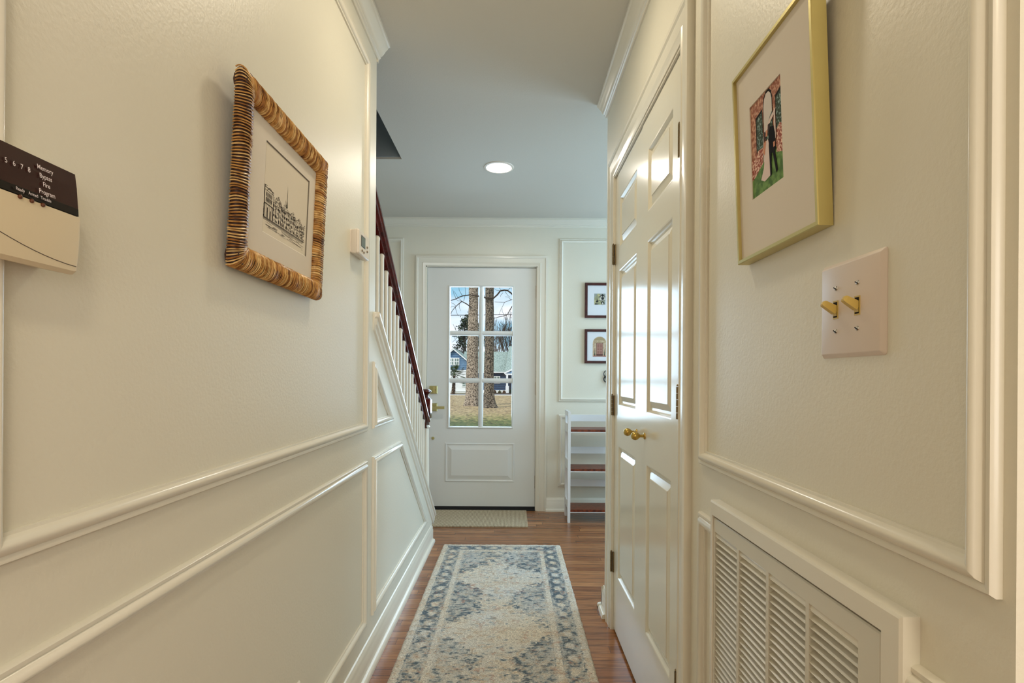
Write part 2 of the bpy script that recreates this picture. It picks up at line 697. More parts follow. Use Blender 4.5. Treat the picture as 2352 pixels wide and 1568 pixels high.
# panel mouldings
for poly, lab in (
        (rect(.532, 1.982, .907, 2.284), 'large upper panel moulding on the left wall around the woven picture frame'),
        (rect(.532, 1.982, .180, .798), 'lower panel moulding on the left wall below the chair rail line'),
        ([(2.077, .908), (2.436, .908), (2.077, 1.170)], 'small triangular panel moulding beneath the stair rail'),
        ([(2.077, .180), (3.409, .180), (2.595, .798), (2.077, .798)], 'sloped lower panel moulding beneath the stair rail'),
        (rect(-1.5, .42, .907, 2.284), None), (rect(-1.5, .42, .180, .798), None)):
    panel_mould(poly, mapL, lab, 'left')
for poly, lab in (
        (rect(.488, 1.262, .910, 2.284), 'upper panel moulding on the right wall around the gold picture frame'),
        (rect(.488, 1.262, .180, .798), 'lower panel moulding on the right wall behind the air vent')):
    panel_mould(poly, mapR, lab, 'right')
for poly, lab in (
        (rect(.385, 1.35, .913, 2.269), 'upper panel moulding right of the front door'),
        (rect(.385, 1.35, .203, .806), 'lower panel moulding behind the white shelf'),
        (rect(-1.5, -.913, .913, 2.269), 'tall panel moulding seen past the stair rail')):
    panel_mould(poly, mapF, lab, 'front')


# crown mouldings
CROWN = [(0, -.066), (.006, -.066), (.008, -.058), (.013, -.056), (.014, -.049), (.020, -.046), (.026, -.038), (.034, -.026), (.040, -.020), (.043, -.014),
         (.050, -.012), (.050, -.002), (.050, 0), (0, 0)]


def crown(name, mp, a0, a1, lab):
    mb = MB()
    mb.rings([[mp(a, HC + dz, p) for p, dz in CROWN] for a in (a0, a1)])
    return struct(mb.build(name, M['trim'], sm=40), lab, 'crown moulding')


crown('trim_20', mapL, -3.1, Y_L_END + .012, 'crown moulding ending at the corner of the left wall')
crown('trim_21', mapR, Y_R_NEAR, Y_R_END + .012, 'crown moulding above the closet doors')
crown('trim_22', mapF, -1.6, 2.4, 'crown moulding along the top of the front wall')
# little return block under the end of the left crown
mb = MB()
mb.box((XL - .004, Y_L_END, HC - .075), (XL + .006, Y_L_END + .012, HC))
struct(mb.build('trim_23', M['trim']))

# baseboards with shoe
BASE = [(0, 0), (.014, 0), (.014, .078), (.011, .084), (.012, .092), (.008, .100), (.005, .108), (0, .110)]
SHOE = [(.0, 0), (.031, 0), (.031, .008), (.029, .015), (.024, .020), (.014, .022), (0, .022)]


def base(name, runs, lab=None):
    mb = MB()
    for mp, a0, a1, shoe0, shoe1 in runs:
        mb.rings([[mp(a, z, p) for p, z in BASE] for a in (a0, a1)])
        mb.rings([[mp(a, z, p) for p, z in SHOE] for a in (shoe0, shoe1)])
    return struct(mb.build(name, M['trim'], sm=40), lab, 'baseboard')


base('baseboard_left', [(mapL, -3.1, 3.62, -3.1, 3.60)], 'white baseboard with round shoe moulding along the left wall')
mapE = lambda a, z, h: (a, Y_R_END + h, z)
base('baseboard_right', [(mapR, 2.447, Y_R_END + .014, 2.459, Y_R_END + .031), (mapR, Y_R_NEAR, 1.338, Y_R_NEAR, 1.338),
                         (mapE, XR - .014, 2.4, XR - .031, 2.4)], 'white baseboard wrapping the corner past the closet')
base('baseboard_front', [(mapF, .283, 2.4, .283, 2.4), (mapF, -1.6, -.82, -1.6, -.82)], 'white baseboard right of the front door')

# stair cap trim on the knee wall
mb = MB()
tp = [(XL, 0), (-.523, 0), (-.520, -.005), (-.520, -.016), (-.524, -.022), (-.530, -.025), (-.531, -.048), (-.536, -.054), (-.538, -.072), (XL, -.078)]
for y0, y1, pr in ((2.088, 3.69, tp), (Y_L_END, 3.69, [(XL - .14, 0), (XL, 0), (XL, -.02), (XL - .14, -.02)])):
    mb.rings([[(x, y, CAP(y) + dz) for x, dz in pr] for y in (y0, y1)])
mb.rings([[(x, 2.088, CAP(2.088) + dz) for x, dz in tp], [(XL + (x - XL) * .4, 2.078, CAP(2.088) - .004 + dz * .9) for x, dz in tp]])
struct(mb.build('trim_24', M['trim'], sm=40), 'sloping white cap trim along the top of the knee wall', 'stair trim')

# ------------------------------------------------------------------ closet double doors
mb = MB()
for y0, y1 in ((1.336, 2.446),):
    path = [(y0, 0), (y0, 2.0 + .088), (y1, 2.0 + .088), (y1, 0)]
    sweep(mb, path, CASING, mapR, closed=False)
for y in (1.414, 2.358):
    mb.box((XR - .006, y, 0), (XR + .10, y + .014, 2.0))
mb.box((XR - .0055, 1.416, 1.996), (XR + .10, 2.369, 2.004))
struct(mb.build('trim_26', M['trim'], sm=30), 'white casing around the closet doors', 'door casing')


def nested_panel(mb, a0, a1, z0, z1, mp, face_h, steps, m=0):
    """steps: list of (inset, height) ; closes with a field"""
    rings = []
    for ins, h in steps:
        rings.append([mp(a0 + ins, z0 + ins, face_h + h), mp(a1 - ins, z0 + ins, face_h + h), mp(a1 - ins, z1 - ins, face_h + h), mp(a0 + ins, z1 - ins, face_h + h)])
    mb.rings(rings, m, True, False)
    mb.poly(rings[-1], m)


STEPS = [(0, 0), (.004, -.001), (.008, -.006), (.012, -.010), (.020, -.010), (.040, -.003), (.041, -.001)]
doors = []
for i, (y0, y1, lab) in enumerate(((1.878, 2.3555, 'farther closet door leaf, the one nearer the front door'), (1.4305, 1.874, 'nearer closet door leaf, beside the air vent wall'))):
    root = struct(thing('door_%d' % (i + 2), lab + ', glossy white with raised panels', 'door', (XR + .02, (y0 + y1) / 2, .012)))
    fh = -.003 if i == 0 else -.001
    mb = MB()
    p0, p1 = (y0 + .083, y1 - .083)
    st = lambda a, z, b_, c: mb.box(mapR(a, z, fh), mapR(b_, c, -.037))
    st(y0, .014, p0, 1.993)
    st(p1, .014, y1, 1.993)
    zs = [.256, .822, .994, 1.571, 1.669, 1.882]
    for za, zb in ((.014, zs[0]), (zs[1], zs[2]), (zs[3], zs[4]), (zs[5], 1.993)):
        st(p0, za, p1, zb)
    mb.build('leaf', M['doorpaint'], root)
    for za, zb in ((zs[0], zs[1]), (zs[2], zs[3]), (zs[4], zs[5])):
        mb = MB()
        nested_panel(mb, p0, p1, za, zb, mapR, fh, STEPS)
        mb.build('raised_panel', M['doorpaint'], root)
    # knob
    ky = 1.941 if i == 0 else 1.812
    kn = MB()
    kx = XR - fh
    kn.lathe([(.0, -.047), (.006, -.0465), (.011, -.043), (.0138, -.037), (.0145, -.031), (.0125, -.025), (.008, -.020), (.0055, -.016), (.0055, -.006), (.011, -.004), (.012, 0), (0, 0)],
             (kx + .0, ky, .915), 'x', 20)
    o = kn.build('knob', M['brass'], root, 40)
    o['label'] = 'round aged brass knob'
    hy = 2.359 if i == 0 else 1.424
    for hz in ((1.655, .99, .30) if i == 0 else (1.745, 1.045, .285)):
        hb = MB()
        hxc = XR - .008
        for k in range(5):
            hb.lathe([(0, 0), (.0048, 0), (.0048, .0165), (0, .0165)], (hxc, hy, hz - .043 + k * .0175), 'z', 10)
        hb.lathe([(0, 0), (.0036, .0), (.0042, .003), (.002, .006), (0, .006)], (hxc, hy, hz + .0445), 'z', 10)
        hb.box((XR - .003, hy - .012, hz - .043), (XR + .004, hy + .012, hz + .0445))
        h = hb.build('hinge', M['nickel'], root, 40)
        h['label'] = 'worn metal hinge'

# ------------------------------------------------------------------ front door
root = struct(thing('door_1', 'white front door with six glass panes over one raised panel', 'door', (-.26, YF + .06, 0)))
fd0, fd1, fz0, fz1 = -.716, .193, .028, 2.030
FY = YF + .022                        # front face
g0, g1, gz0, gz1 = -.537, .006, .686, 1.879
q0, q1, qz0, qz1 = -.558, .016, .237, .556
mapD = lambda a, z, h: (a, FY - h, z)
mb = MB()
bx = lambda a, z, b_, c: mb.box((a, FY, z), (b_, FY + .044, c))
bx(fd0, fz0, g0, fz1)
bx(g1, fz0, fd1, fz1)
bx(g0, gz1, g1, fz1)
bx(g0, qz1, g1, gz0)
bx(g0, fz0, g1, qz0)
bx(q0 + 0, 0.3, q0 + .001, .301)
mb.build('leaf', M['entry'], root)
mb = MB()
nested_panel(mb, q0, q1, qz0, qz1, lambda a, z, h: (a, FY - .0005 - h, z), 0,
             [(-.004, .0), (0, .004), (.006, .005), (.011, .001), (.016, -.006 + .007), (.022, .0012), (.048, .008), (.050, .0095)])
mb.build('raised_panel', M['entry'], root)
mb = MB()
# glazing bead around and muntins
sweep(mb, rect(g0 - .002, g1 + .002, gz0 - .002, gz1 + .002), [(0, 0), (0, .005), (.004, .007), (.010, .004), (.014, -.008), (.014, -.02), (0, -.02)], mapD)
gm = (g0 + g1) / 2
cz = [gz0 + (gz1 - gz0) * k / 3 for k in (1, 2)]
mb.rings([[(gm + dx, FY - h, z) for dx, h in ((-.020, -.03), (-.020, -.012), (-.012, -.002), (0, .001), (.012, -.002), (.020, -.012), (.020, -.03))] for z in (gz0, gz1)])
for z in cz:
    mb.rings([[(x, FY - h, z + dz) for dz, h in ((-.020, -.03), (-.020, -.012), (-.012, -.002), (0, .0005), (.012, -.002), (.020, -.012), (.020, -.03))] for x in (g0, g1)])
mb.build('muntin_grid', M['entry'], root)
zz = [gz0] + cz + [gz1]
for r_ in range(3):
    for c_ in range(2):
        mb = MB()
        a, b_ = (g0, gm) if c_ == 0 else (gm, g1)
        mb.box((a + .012, FY + .018, zz[r_] + .012), (b_ - .012, FY + .022, zz[r_ + 1] - .012))
        mb.build('glass_pane', M['glass'], root)
mb = MB()
mb.box((fd0 + .012, FY - .003, .008), (fd1, FY + .04, fz0 + .002))
mb.build('door_sweep', M['black'], root)
mb = MB()
mb.box((DX0 + .0095, YF + .034, .01), (fd0 + .004, YF + .036, DZ1 - .006))
mb.box((fd1 - .002, YF + .034, .01), (DX1 - .0095, YF + .036, DZ1 - .006))
mb.box((DX0 + .01, YF + .034, fz1 - .004), (DX1 - .01, YF + .036, DZ1 - .0075))
mb.build('weatherstrip', M['black'], root)  # black strips standing in for shade in the gap round the leaf
# deadbolt
mb = MB()
mb.rings([[(x, FY - h, z) for x, z in ((-.662 - w, 1.004 - w), (-.662 + w, 1.004 - w), (-.662 + w, 1.004 + w), (-.662 - w, 1.004 + w))] for w, h in ((.033, -.001), (.033, .008), (.030, .011))])
db = mb.build('deadbolt', M['satin_brass'], root)
mb = MB()
mb.box((-.667, FY - .024, .978), (-.656, FY - .0105, 1.030))
mb.build('thumb_turn', M['satin_brass'], db)
mb = MB()
for sx in (-.020, .016):
    mb.lathe([(0, -.012), (.0035, -.012), (.0035, -.0105), (0, -.0105)], (-.662 + sx, FY, 1.002), 'y', 8)
mb.build('screw', M['black'], db)
# lever
mb = MB()
mb.rings([[(x, FY - h, z) for x, z in ((-.662 - w, .858 - w), (-.662 + w, .858 - w), (-.662 + w, .858 + w), (-.662 - w, .858 + w))] for w, h in ((.033, -.001), (.033, .009), (.030, .012))])
hs = mb.build('door_handle', M['satin_brass'], root)
mb = MB()
mb.lathe([(0, -.05), (.009, -.05), (.011, -.012), (0, -.012)], (-.662, FY, .858), 'y', 12)
mb.box((-.676, FY - .060, .845), (-.562, FY - .046, .869))
mb.build('lever', M['satin_brass'], hs)
mb = MB()
mb.lathe([(0, -.008), (.006, -.008), (.0065, -.005), (.0125, -.005), (.0125, .001), (0, .001)], (-.663, FY, .598), 'y', 14)
mb.build('door_viewer', M['satin_brass'], root, 40)
for hz in (1.83, 1.02, .237):
    hb = MB()
    for k in range(5):
        hb.lathe([(0, 0), (.007, 0), (.007, .0205), (0, .0205)], (fd1 + .007, FY - .006, hz - .053 + k * .0213), 'z', 10)
    hb.box((fd1 - .002, FY - .004, hz - .053), (fd1 + .014, FY + .001, hz + .053))
    hb.build('hinge', M['nickel'], root, 40)
# jamb + casing + threshold
mb = MB()
mb.box((DX0, YF, 0), (DX0 + .010, YF + .14, DZ1))
mb.box((DX1 - .010, YF, 0), (DX1, YF + .14, DZ1))
mb.box((DX0, YF, DZ1 - .008), (DX1, YF + .14, DZ1))
CAS2 = [(d, h) for d, h in CASING]
sweep(mb, [(DX0 - .083, 0), (DX0 - .083, DZ1 + .083), (DX1 + .083, DZ1 + .083), (DX1 + .083, 0)], CAS2, mapF, closed=False)
struct(mb.build('trim_27', M['trim'], sm=30), 'white casing around the front door', 'door casing')
mb = MB()
mb.box((DX0 + .01, YF - .012, 0), (DX1 - .01, YF + .16, .010))
struct(mb.build('trim_28', M['black']), 'dark threshold strip under the front door', 'threshold')

# ------------------------------------------------------------------ stairs and railing
st = thing('staircase', 'wooden staircase rising behind the knee wall from near the front door', 'stairs', (-1.13, 3.6, 0))
rise, run = .19, .2568
for i in range(12):
    y = 3.56 - i * run
    z = rise * (i + 1)
    if z > 2.35:
        break
    mb = MB()
    mb.box((-1.598, y - run - .02, z - .026), (-.664, y + .02, z))
    mb.build('tread', M['shelfwood'], st)
    mb = MB()
    mb.box((-1.598, y - .015, z - rise if i else 0), (-.664, y, z - .026))
    mb.build('riser', M['trim'], st)

rl = thing('stair_railing', 'mahogany stair handrail on white balusters with turned newel post', 'stair railing', (-.60, 3.716, 0))
RX = -.60
RT = lambda y: 1.922 - .7277 * (y - 2.2026)
prof = [(-.030, -.030), (-.031, -.020), (-.027, -.008), (-.016, -.001), (0, .001), (.016, -.001), (.027, -.008), (.031, -.020), (.030, -.030), (.024, -.036), (.026, -.044), (.022, -.050),
        (-.022, -.050), (-.026, -.044), (-.024, -.036)]
mb = MB()
mb.rings([[(RX + x, y, RT(y) + dz * 1.1) for x, dz in prof] for y in (Y_L_END + .002, 3.70)])
mb.rings([[(RX + x, y, RT(y) + dz) for x, dz in ((-.013, -.09), (.013, -.09), (.013, -.054), (-.013, -.054))] for y in (Y_L_END + .002, 3.68)])
mb.build('handrail', M['mahog'], rl, 40)
for i in range(16):
    y = 2.354 + i * .0827
    mb = MB()
    zb, zt = CAP(y) - .004, RT(y) - .078
    mb.lathe([(0, 0), (0.0108, 0), (.0108, .12), (.0102, zt - zb - .03), (.0120, zt - zb - .008), (.0120, zt - zb), (0, zt - zb)], (RX, y, zb), 'z', 12)
    mb.build('baluster', M['trim'], rl, 50)
mb = MB()
NX, NY = -.602, 3.722
w = .036
mb.rings([[(NX + sx * ww, NY + sy * ww, z) for sx, sy in ((-1, -1), (1, -1), (1, 1), (-1, 1))] for z, ww in ((.822, w - .002), (.826, w), (.953, w), (.962, w - .008))])
mb.lathe([(.0, .958), (.030, .958), (.030, .966), (.020, .972), (.016, .980), (.018, .988), (.030, 1.000), (.037, 1.008), (.036, 1.016), (.026, 1.024), (.010, 1.028), (0, 1.028)], (NX, NY, 0), 'z', 20)
npst = mb.build('newel_post', M['mahog'], rl, 40)
npst['label'] = 'mahogany top block and ball of the newel post'
mb = MB()
mb.lathe([(0, .25), (.036, .25), (.034, .26), (.026, .29), (.024, .50), (.021, .74), (.020, .752), (.026, .757), (.029, .763), (.026, .769), (.021, .774), (.022, .79), (.028, .806), (.036, .814), (.036, .823), (0, .823)],
         (NX, NY, 0), 'z', 20)
mb.rings([[(NX + sx * w, NY + sy * w, z) for sx, sy in ((-1, -1), (1, -1), (1, 1), (-1, 1))] for z in (.0, .255)])
mb.build('newel_shaft', M['trim'], rl, 40)

# ------------------------------------------------------------------ ceiling light
lt = thing('ceiling_light', 'round recessed ceiling light glowing above the hallway', 'ceiling light', (-.0935, 3.349, HC))
mb = MB()
mb.lathe([(.079, 0), (.079, -.006), (.083, -.0065), (.093, -.003), (.0945, 0)], (-.0935, 3.349, HC), 'z', 48)
mb.build('trim_ring', M['plastic_white'], lt, 40)
mb = MB()
mb.lathe([(0, -.0045), (.078, -.0045), (.079, -.001), (0, -.001)], (-.0935, 3.349, HC), 'z', 48)
mb.build('lens', M['lamp'], lt)
light('recessed_lamp', 'AREA', (-.0935, 3.349, HC - .012), (0, 0, 0), 7, (1.0, 0.93, 0.82), 0.15, shape='DISK')

# ------------------------------------------------------------------ thermostat
th = thing('thermostat', 'cream wall thermostat with grey display beside the stair opening', 'thermostat', (XL, 1.84, 1.56))
mb = MB()
ty0, ty1, tz0, tz1 = 1.776, 1.905, 1.521, 1.605


def rrect(y0, y1, z0, z1, r, n=4):
    pts = []
    for cy, cz_, a0 in ((y1 - r, z0 + r, -90), (y1 - r, z1 - r, 0), (y0 + r, z1 - r, 90), (y0 + r, z0 + r, 180)):
        for k in range(n + 1):
            a = R(a0 + 90 * k / n)
            pts.append((cy + r * math.cos(a), cz_ + r * math.sin(a)))
    return pts


def slab(mb, y0, y1, z0, z1, layers, mp, r=.006, m=0):
    """layers: (inset, height)"""
    mb.rings([[mp(a, z, h) for a, z in rrect(y0 + i, y1 - i, z0 + i, z1 - i, max(.001, r - i * .5))] for i, h in layers], m)


slab(mb, ty0 + .003, ty1 - .003, tz0 + .004, tz1 - .002, [(0, 0), (0, .004)], mapL)
slab(mb, ty0, ty1, tz0, tz1, [(.004, .003), (.002, .006), (0, .020), (0, .0215), (.0015, .022), (.0015, .0232), (0, .0236), (.001, .028), (.004, .031)], mapL)
mb.build('body', M['plastic_white'], th, 40)
mb = MB()
slab(mb, 1.802, 1.852, 1.551, 1.588, [(0, .030), (0, .0315), (.0015, .0316)], mapL, .002)
sc_ = mb.build('display', M['lcd_rim'], th)
mb = MB()
slab(mb, 1.8045, 1.8495, 1.5535, 1.5855, [(0, .0315), (0, .0322)], mapL, .001)
mb.build('screen', M['lcd'], sc_)
mb = MB()
mb.rings([[mapL(1.802 + .050 * k / 10, 1.589, .0300), mapL(1.802 + .050 * k / 10, 1.589 + .007 * math.sin(math.pi * k / 10), .0300), mapL(1.802 + .050 * k / 10, 1.589, .0325)] for k in range(11)])
mb.build('arched_bezel', M['plate'], th)
for by, bz in ((1.812, 1.538), (1.833, 1.536), (1.874, 1.563), (1.874, 1.548)):
    mb = MB()
    slab(mb, by - .005, by + .005, bz - .004, bz + .004, [(0, .030), (.0005, .0335), (.002, .0345)], mapL, .003)
    mb.build('button', M['button'], th)


# ------------------------------------------------------------------ alarm keypad
def text_mesh(s, size, mp_fn, m, parent, name='lettering', extr=.0002, bold=.0):
    cu = bpy.data.curves.new('t', 'FONT')
    cu.body = s
    cu.size = size
    cu.align_x = 'CENTER'
    cu.align_y = 'CENTER'
    cu.offset = bold
    ob = bpy.data.objects.new('t', cu)
    COL.objects.link(ob)
    bpy.context.view_layer.update()
    dg = bpy.context.evaluated_depsgraph_get()
    me = bpy.data.meshes.new_from_object(ob.evaluated_get(dg))
    bpy.data.objects.remove(ob)
    bpy.data.curves.remove(cu)
    for v in me.vertices:
        v.co = Vector(mp_fn(v.co.x, v.co.y))
    me.name = name
    me.materials.clear()
    me.materials.append(m)
    o = bpy.data.objects.new(name, me)
    COL.objects.link(o)
    attach(o, parent)
    return o


kp = thing('alarm_keypad', 'cream alarm keypad with dark brown window on the near left wall', 'alarm keypad', (XL, .51, 1.28))
KY0, KY1 = .41, .612
kpro = [(0, 1.232), (.030, 1.226), (.040, 1.224), (.0445, 1.228), (.0465, 1.245), (.0478, 1.265), (.0485, 1.2895)]
mb = MB()
rings = []
for y, k in ((KY0, .97), (KY0 + .003, 1), (KY1 - .004, 1.0), (KY1, .975)):
    rr = []
    for h, z in kpro + [(.0440, 1.2905), (.0425, 1.338), (.038, 1.341), (0, 1.340)]:
        rr.append((XL + h * (1 if k == 1 else .985), y, 1.28 + (z - 1.28) * (1 if k == 1 else .985)))
    rings.append(rr)
mb.rings(rings)
mb.build('housing', M['plastic'], kp, 30)
mb = MB()
wpr = [(.0485, 1.2903), (.0478, 1.300), (.0462, 1.322), (.0440, 1.3385), (.0410, 1.3395), (.0410, 1.2903)]
mb.rings([[(XL + h, y, z) for h, z in wpr] for y in (KY0 + .004, KY1 - .003)])
mb.build('smoked_window', M['smoke'], kp)
mb = MB()
mb.rings([[(XL + h, y, z) for h, z in ((.0489, 1.2903), (.0485, 1.2985), (.0470, 1.2985), (.0470, 1.2903))] for y in (KY0 + .004, KY1 - .0035)])
mb.build('lower_strip', M['smoke2'], kp)


def on_window(y, z, dh=.0006):
    h = .0485 + (.0440 - .0485) * (z - 1.2903) / (1.3385 - 1.2903)
    return (XL + h + dh + .0014, y, z)


# the reader looks at -X from +X, so text runs towards +Y
for s, y, z, sz in (('5', .522, 1.3195, .0075), ('6', .5305, 1.3195, .0075), ('7', .539, 1.3195, .0075), ('8', .547, 1.3195, .0075), ('Memory', .5665, 1.3275, .0070),
                    ('Bypass', .5665, 1.3190, .0070), ('Fire', .5665, 1.3105, .0070), ('Program', .5665, 1.3020, .0070)):
    text_mesh(s, sz, lambda x, yy, y=y, z=z: on_window(y + x * .82, z + yy, .0008), M['textwhite'], kp, bold=.00004)
for s, y in (('Ready', .534), ('Armed', .5486), ('Trouble', .5635)):
    text_mesh(s, .0048, lambda x, yy, y=y: on_window(y + x * .82, 1.2948 + yy, .0016), M['textwhite'], kp, bold=.00002)
for y in (.536, .549, .562):
    mb = MB()
    mb.lathe([(0, -.001), (.0022, -.001), (.0022, .0012), (.0012, .0022), (0, .0025)], (XL + .0487, y, 1.2885), 'x', 10)
    mb.build('indicator_light', M['led'], kp)
mb = MB()
pts = []
for k in range(15):
    t = k / 14
    y = .42 + t * .19
    z = 1.2335 + .055 * (1 - t) ** 1.8
    hh = np.interp(z, [1.224, 1.228, 1.245, 1.265, 1.2895], [.0425, .0445, .0465, .0478, .0485])
    pts.append((XL + hh - .0001, y, z))
mb.tube(pts, .0005, 5)
mb.build('cover_seam', M['ink_soft'], kp)

# ------------------------------------------------------------------ switch plate
sw = thing('light_switch', 'double toggle switch plate with ivory levers below the gold frame', 'light switch', (XR, .706, 1.206))
mb = MB()
slab(mb, .640, .772, 1.1405, 1.271, [(0, 0), (0, .001), (.0045, .0052), (.006, .0058)], mapR, .004)
mb.build('cover_plate', M['plate'], sw, 25)
for y in (.7335, .6875):
    mb = MB()
    mb.box((XR - .0066, y - .0055, 1.1935), (XR - .0050, y + .0055, 1.2185))
    mb.build('slot_rim', M['ivory'], sw)
    mb = MB()
    mb.box((XR - .0070, y - .004, 1.1955), (XR - .0060, y + .004, 1.2165))
    mb.build('slot', M['ink'], sw)
    mb = MB()
    A = Vector((XR - .0062, y, 1.2050))
    B = Vector((XR - .0245, y, 1.2155))
    d = (B - A).normalized()
    nrm = Vector((-d.z, 0, d.x))
    rr = []
    for t, hw, hh in ((0, .0040, .0058), (.85, .0036, .0042), (.95, .0032, .0036), (1.0, .0020, .0020)):
        c = A.lerp(B, t)
        rr.append([c + Vector((0, hw * sy, 0)) + nrm * hh * sz for sy, sz in ((-1, -1), (1, -1), (1, 1), (-1, 1))])
    mb.rings(rr)
    mb.box((XR - .0076, y - .0038, 1.1975), (XR - .0065, y + .0038, 1.2045))
    mb.build('toggle_lever', M['ivory'], sw)
    for z in (1.2355, 1.1765):
        mb = MB()
        mb.lathe([(0, -.0078), (.0016, -.0076), (.0032, -.0062), (.0034, -.0052), (0, -.0052)], (XR, y, z), 'x', 12)
        s_ = mb.build('screw', M['steel'], sw, 40)
        mb = MB()
        mb.rings([[(XR - .0080, y + a * c1 - b * .0003 * 1.0, z + a * .55 * c1 + b * .0005) for a, b in ((-1, -1), (1, -1), (1, 1), (-1, 1))] for c1 in (.0028,)] +
                 [[(XR - .0070, y + a * c1, z + a * .55 * c1 + b * .0005) for a, b in ((-1, -1), (1, -1), (1, 1), (-1, 1))] for c1 in (.0028,)])
        mb.build('screw_slot', M['ink'], s_)

# outlet low on the left wall, barely in view
ol = thing('wall_outlet', 'cream outlet plate low on the left wall, cut by the bottom edge', 'outlet', (XL, 1.34, .27))
mb = MB()
slab(mb, 1.305, 1.376, .212, .327, [(0, 0), (0, .001), (.003, .0045), (.004, .005)], mapL, .003)
mb.build('cover_plate', M['plastic_white'], ol)
for z in (.249, .290):
    mb = MB()
    slab(mb, 1.326, 1.355, z - .014, z + .014, [(0, .004), (0, .0062)], mapL, .008)
    mb.build('socket', M['plastic'], ol)

# ------------------------------------------------------------------ air return grille
vg = thing('air_vent', 'white return air grille with louvers in a mitred frame, low on right wall', 'air vent', (XR, .87, .55))
gz_top, gz_bot = .850, .215
mb = MB()
o_ = rect(.586, 1.152, gz_bot, gz_top)
i_ = rect(.618, 1.140, gz_bot + .032, gz_top - .030)
rings = []
for pl, h in ((o_, 0), (o_, .019), ([(a + (.004 if a < .8 else -.002), z + (.004 if z < .5 else -.004)) for a, z in o_], .021), (i_, .021), (i_, .010)):
    rings.append([mapR(a, z, h) for a, z in pl])
mb.rings(rings, caps=False)
mb.build('wood_frame', M['trim'], vg)
mb = MB()
lo = rect(.663, 1.1325, gz_bot + .065, .786)
go = rect(.6225, 1.1385, gz_bot + .036, .8145)
rings = []
for pl, h in ((go, .002), (go, .016), ([(a + (.002 if a < .8 else -.001), z + (.002 if z < .5 else -.002)) for a, z in go], .018), (lo, .018), (lo, .004)):
    rings.append([mapR(a, z, h) for a, z in pl])
mb.rings(rings, caps=False)
for y in (.778, .900, 1.0175):
    mb.box(mapR(y - .0045, gz_bot + .065, .005), mapR(y + .0045, .786, .0178))
mb.build('metal_frame', M['vent'], vg)
mb = MB()
cols = [(.663, .7735), (.7825, .8955), (.9045, 1.013), (1.022, 1.1325)]
z = .7795
while z > gz_bot + .068:
    for a, b_ in cols:
        # tilted slats: inner edge high, outer edge low
        mb.rings([[mapR(y, z + .0034, .0055), mapR(y, z - .0030, .0170), mapR(y, z - .0040, .0164), mapR(y, z + .0024, .0048)] for y in (a, b_)])
    z -= .01265
mb.build('louver', M['vent'], vg)
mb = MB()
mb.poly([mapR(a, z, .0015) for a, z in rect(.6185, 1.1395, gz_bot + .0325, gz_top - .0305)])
mb.build('duct_backing', M['void'], vg)  # flat dark sheet standing in for the shade behind the louvers


# ------------------------------------------------------------------ framed pictures
def frame_rings(mb, a0, a1, z0, z1, w, layers, mp, m=0):
    rings = []
    for i, h in layers:
        rings.append([mp(a, z, h) for a, z in rect(a0 + i, a1 - i, z0 + i, z1 - i)])
    mb.rings(rings, m, True, False)


# gold frame on the right wall (tips slightly forward at the top)
GY0, GY1, GZ0, GZ1 = .748, 1.0155, 1.327, 1.676
mapG = lambda a, z, h: (XR - h - .014 * (z - GZ0) / .35, a, z)
gf = thing('picture_frame', 'thin gold frame with a wedding photograph on the right wall', 'framed picture', (XR, .88, 1.5))
mb = MB()
frame_rings(mb, GY0, GY1, GZ0, GZ1, .007, [(.004, .001), (0, .001), (0, .021), (.0012, .0225), (.0065, .0225), (.0065, .015)], mapG)
o = mb.build('frame_border', M['gold'], gf)
o['label'] = 'brushed gold border'
py0, py1, pz0, pz1 = .849, .959, 1.432, 1.597
mb = MB()
frame_rings(mb, GY0, GY1, GZ0, GZ1, 0, [(.0055, .0165), ], mapG)
A = rect(GY0 + .0055, GY1 - .0055, GZ0 + .0055, GZ1 - .0055)
B = rect(py0, py1, pz0, pz1)
mb = MB()
mb.rings([[mapG(a, z, h) for a, z in P_] for P_, h in ((A, .0165), (B, .0165), (B, .0145))], 0, True, False)
mb.build('mat_board', M['board'], gf)
brick = mat('photo_brick', srgb(150, 88, 66), 0.85, var=(160, srgb(206, 158, 132), 0.45, 0.6))
leaf_ = mat('photo_foliage', srgb(42, 62, 44), 0.85, var=(220, srgb(140, 165, 160), 0.5, 0.62))
grass_ = mat('photo_grass', srgb(70, 108, 48), 0.85, var=(90, srgb(112, 150, 78), 0.4, 0.6))
skyp = mat('photo_sky', srgb(214, 206, 200), 0.85)
suit = mat('photo_dark_suit', srgb(20, 17, 22), 0.9, spec=0.15)
gown = mat('photo_gown', srgb(226, 206, 200), 0.85)
skin = mat('photo_skin', srgb(206, 140, 110), 0.85)
crowd = mat('photo_guests', srgb(150, 70, 56), 0.85, var=(260, srgb(236, 200, 180), 0.46, 0.58))
hair = mat('photo_hair', srgb(50, 22, 18), 0.85)
mats = [brick, leaf_, grass_, skyp, suit, gown, skin, crowd, hair, M['ink']]
mb = MB()
W_, H_ = py1 - py0, pz1 - pz0
# photo coordinates s: 0 = left (far edge), 1 = right (near edge); t: 0 bottom, 1 top


def PH(s, t, k):
    return mapG(py1 - s * W_, pz0 + t * H_, .0146 + k * .00012)


def pp(pts, m, k):
    mb.poly([PH(s, t, k) for s, t in pts], m)


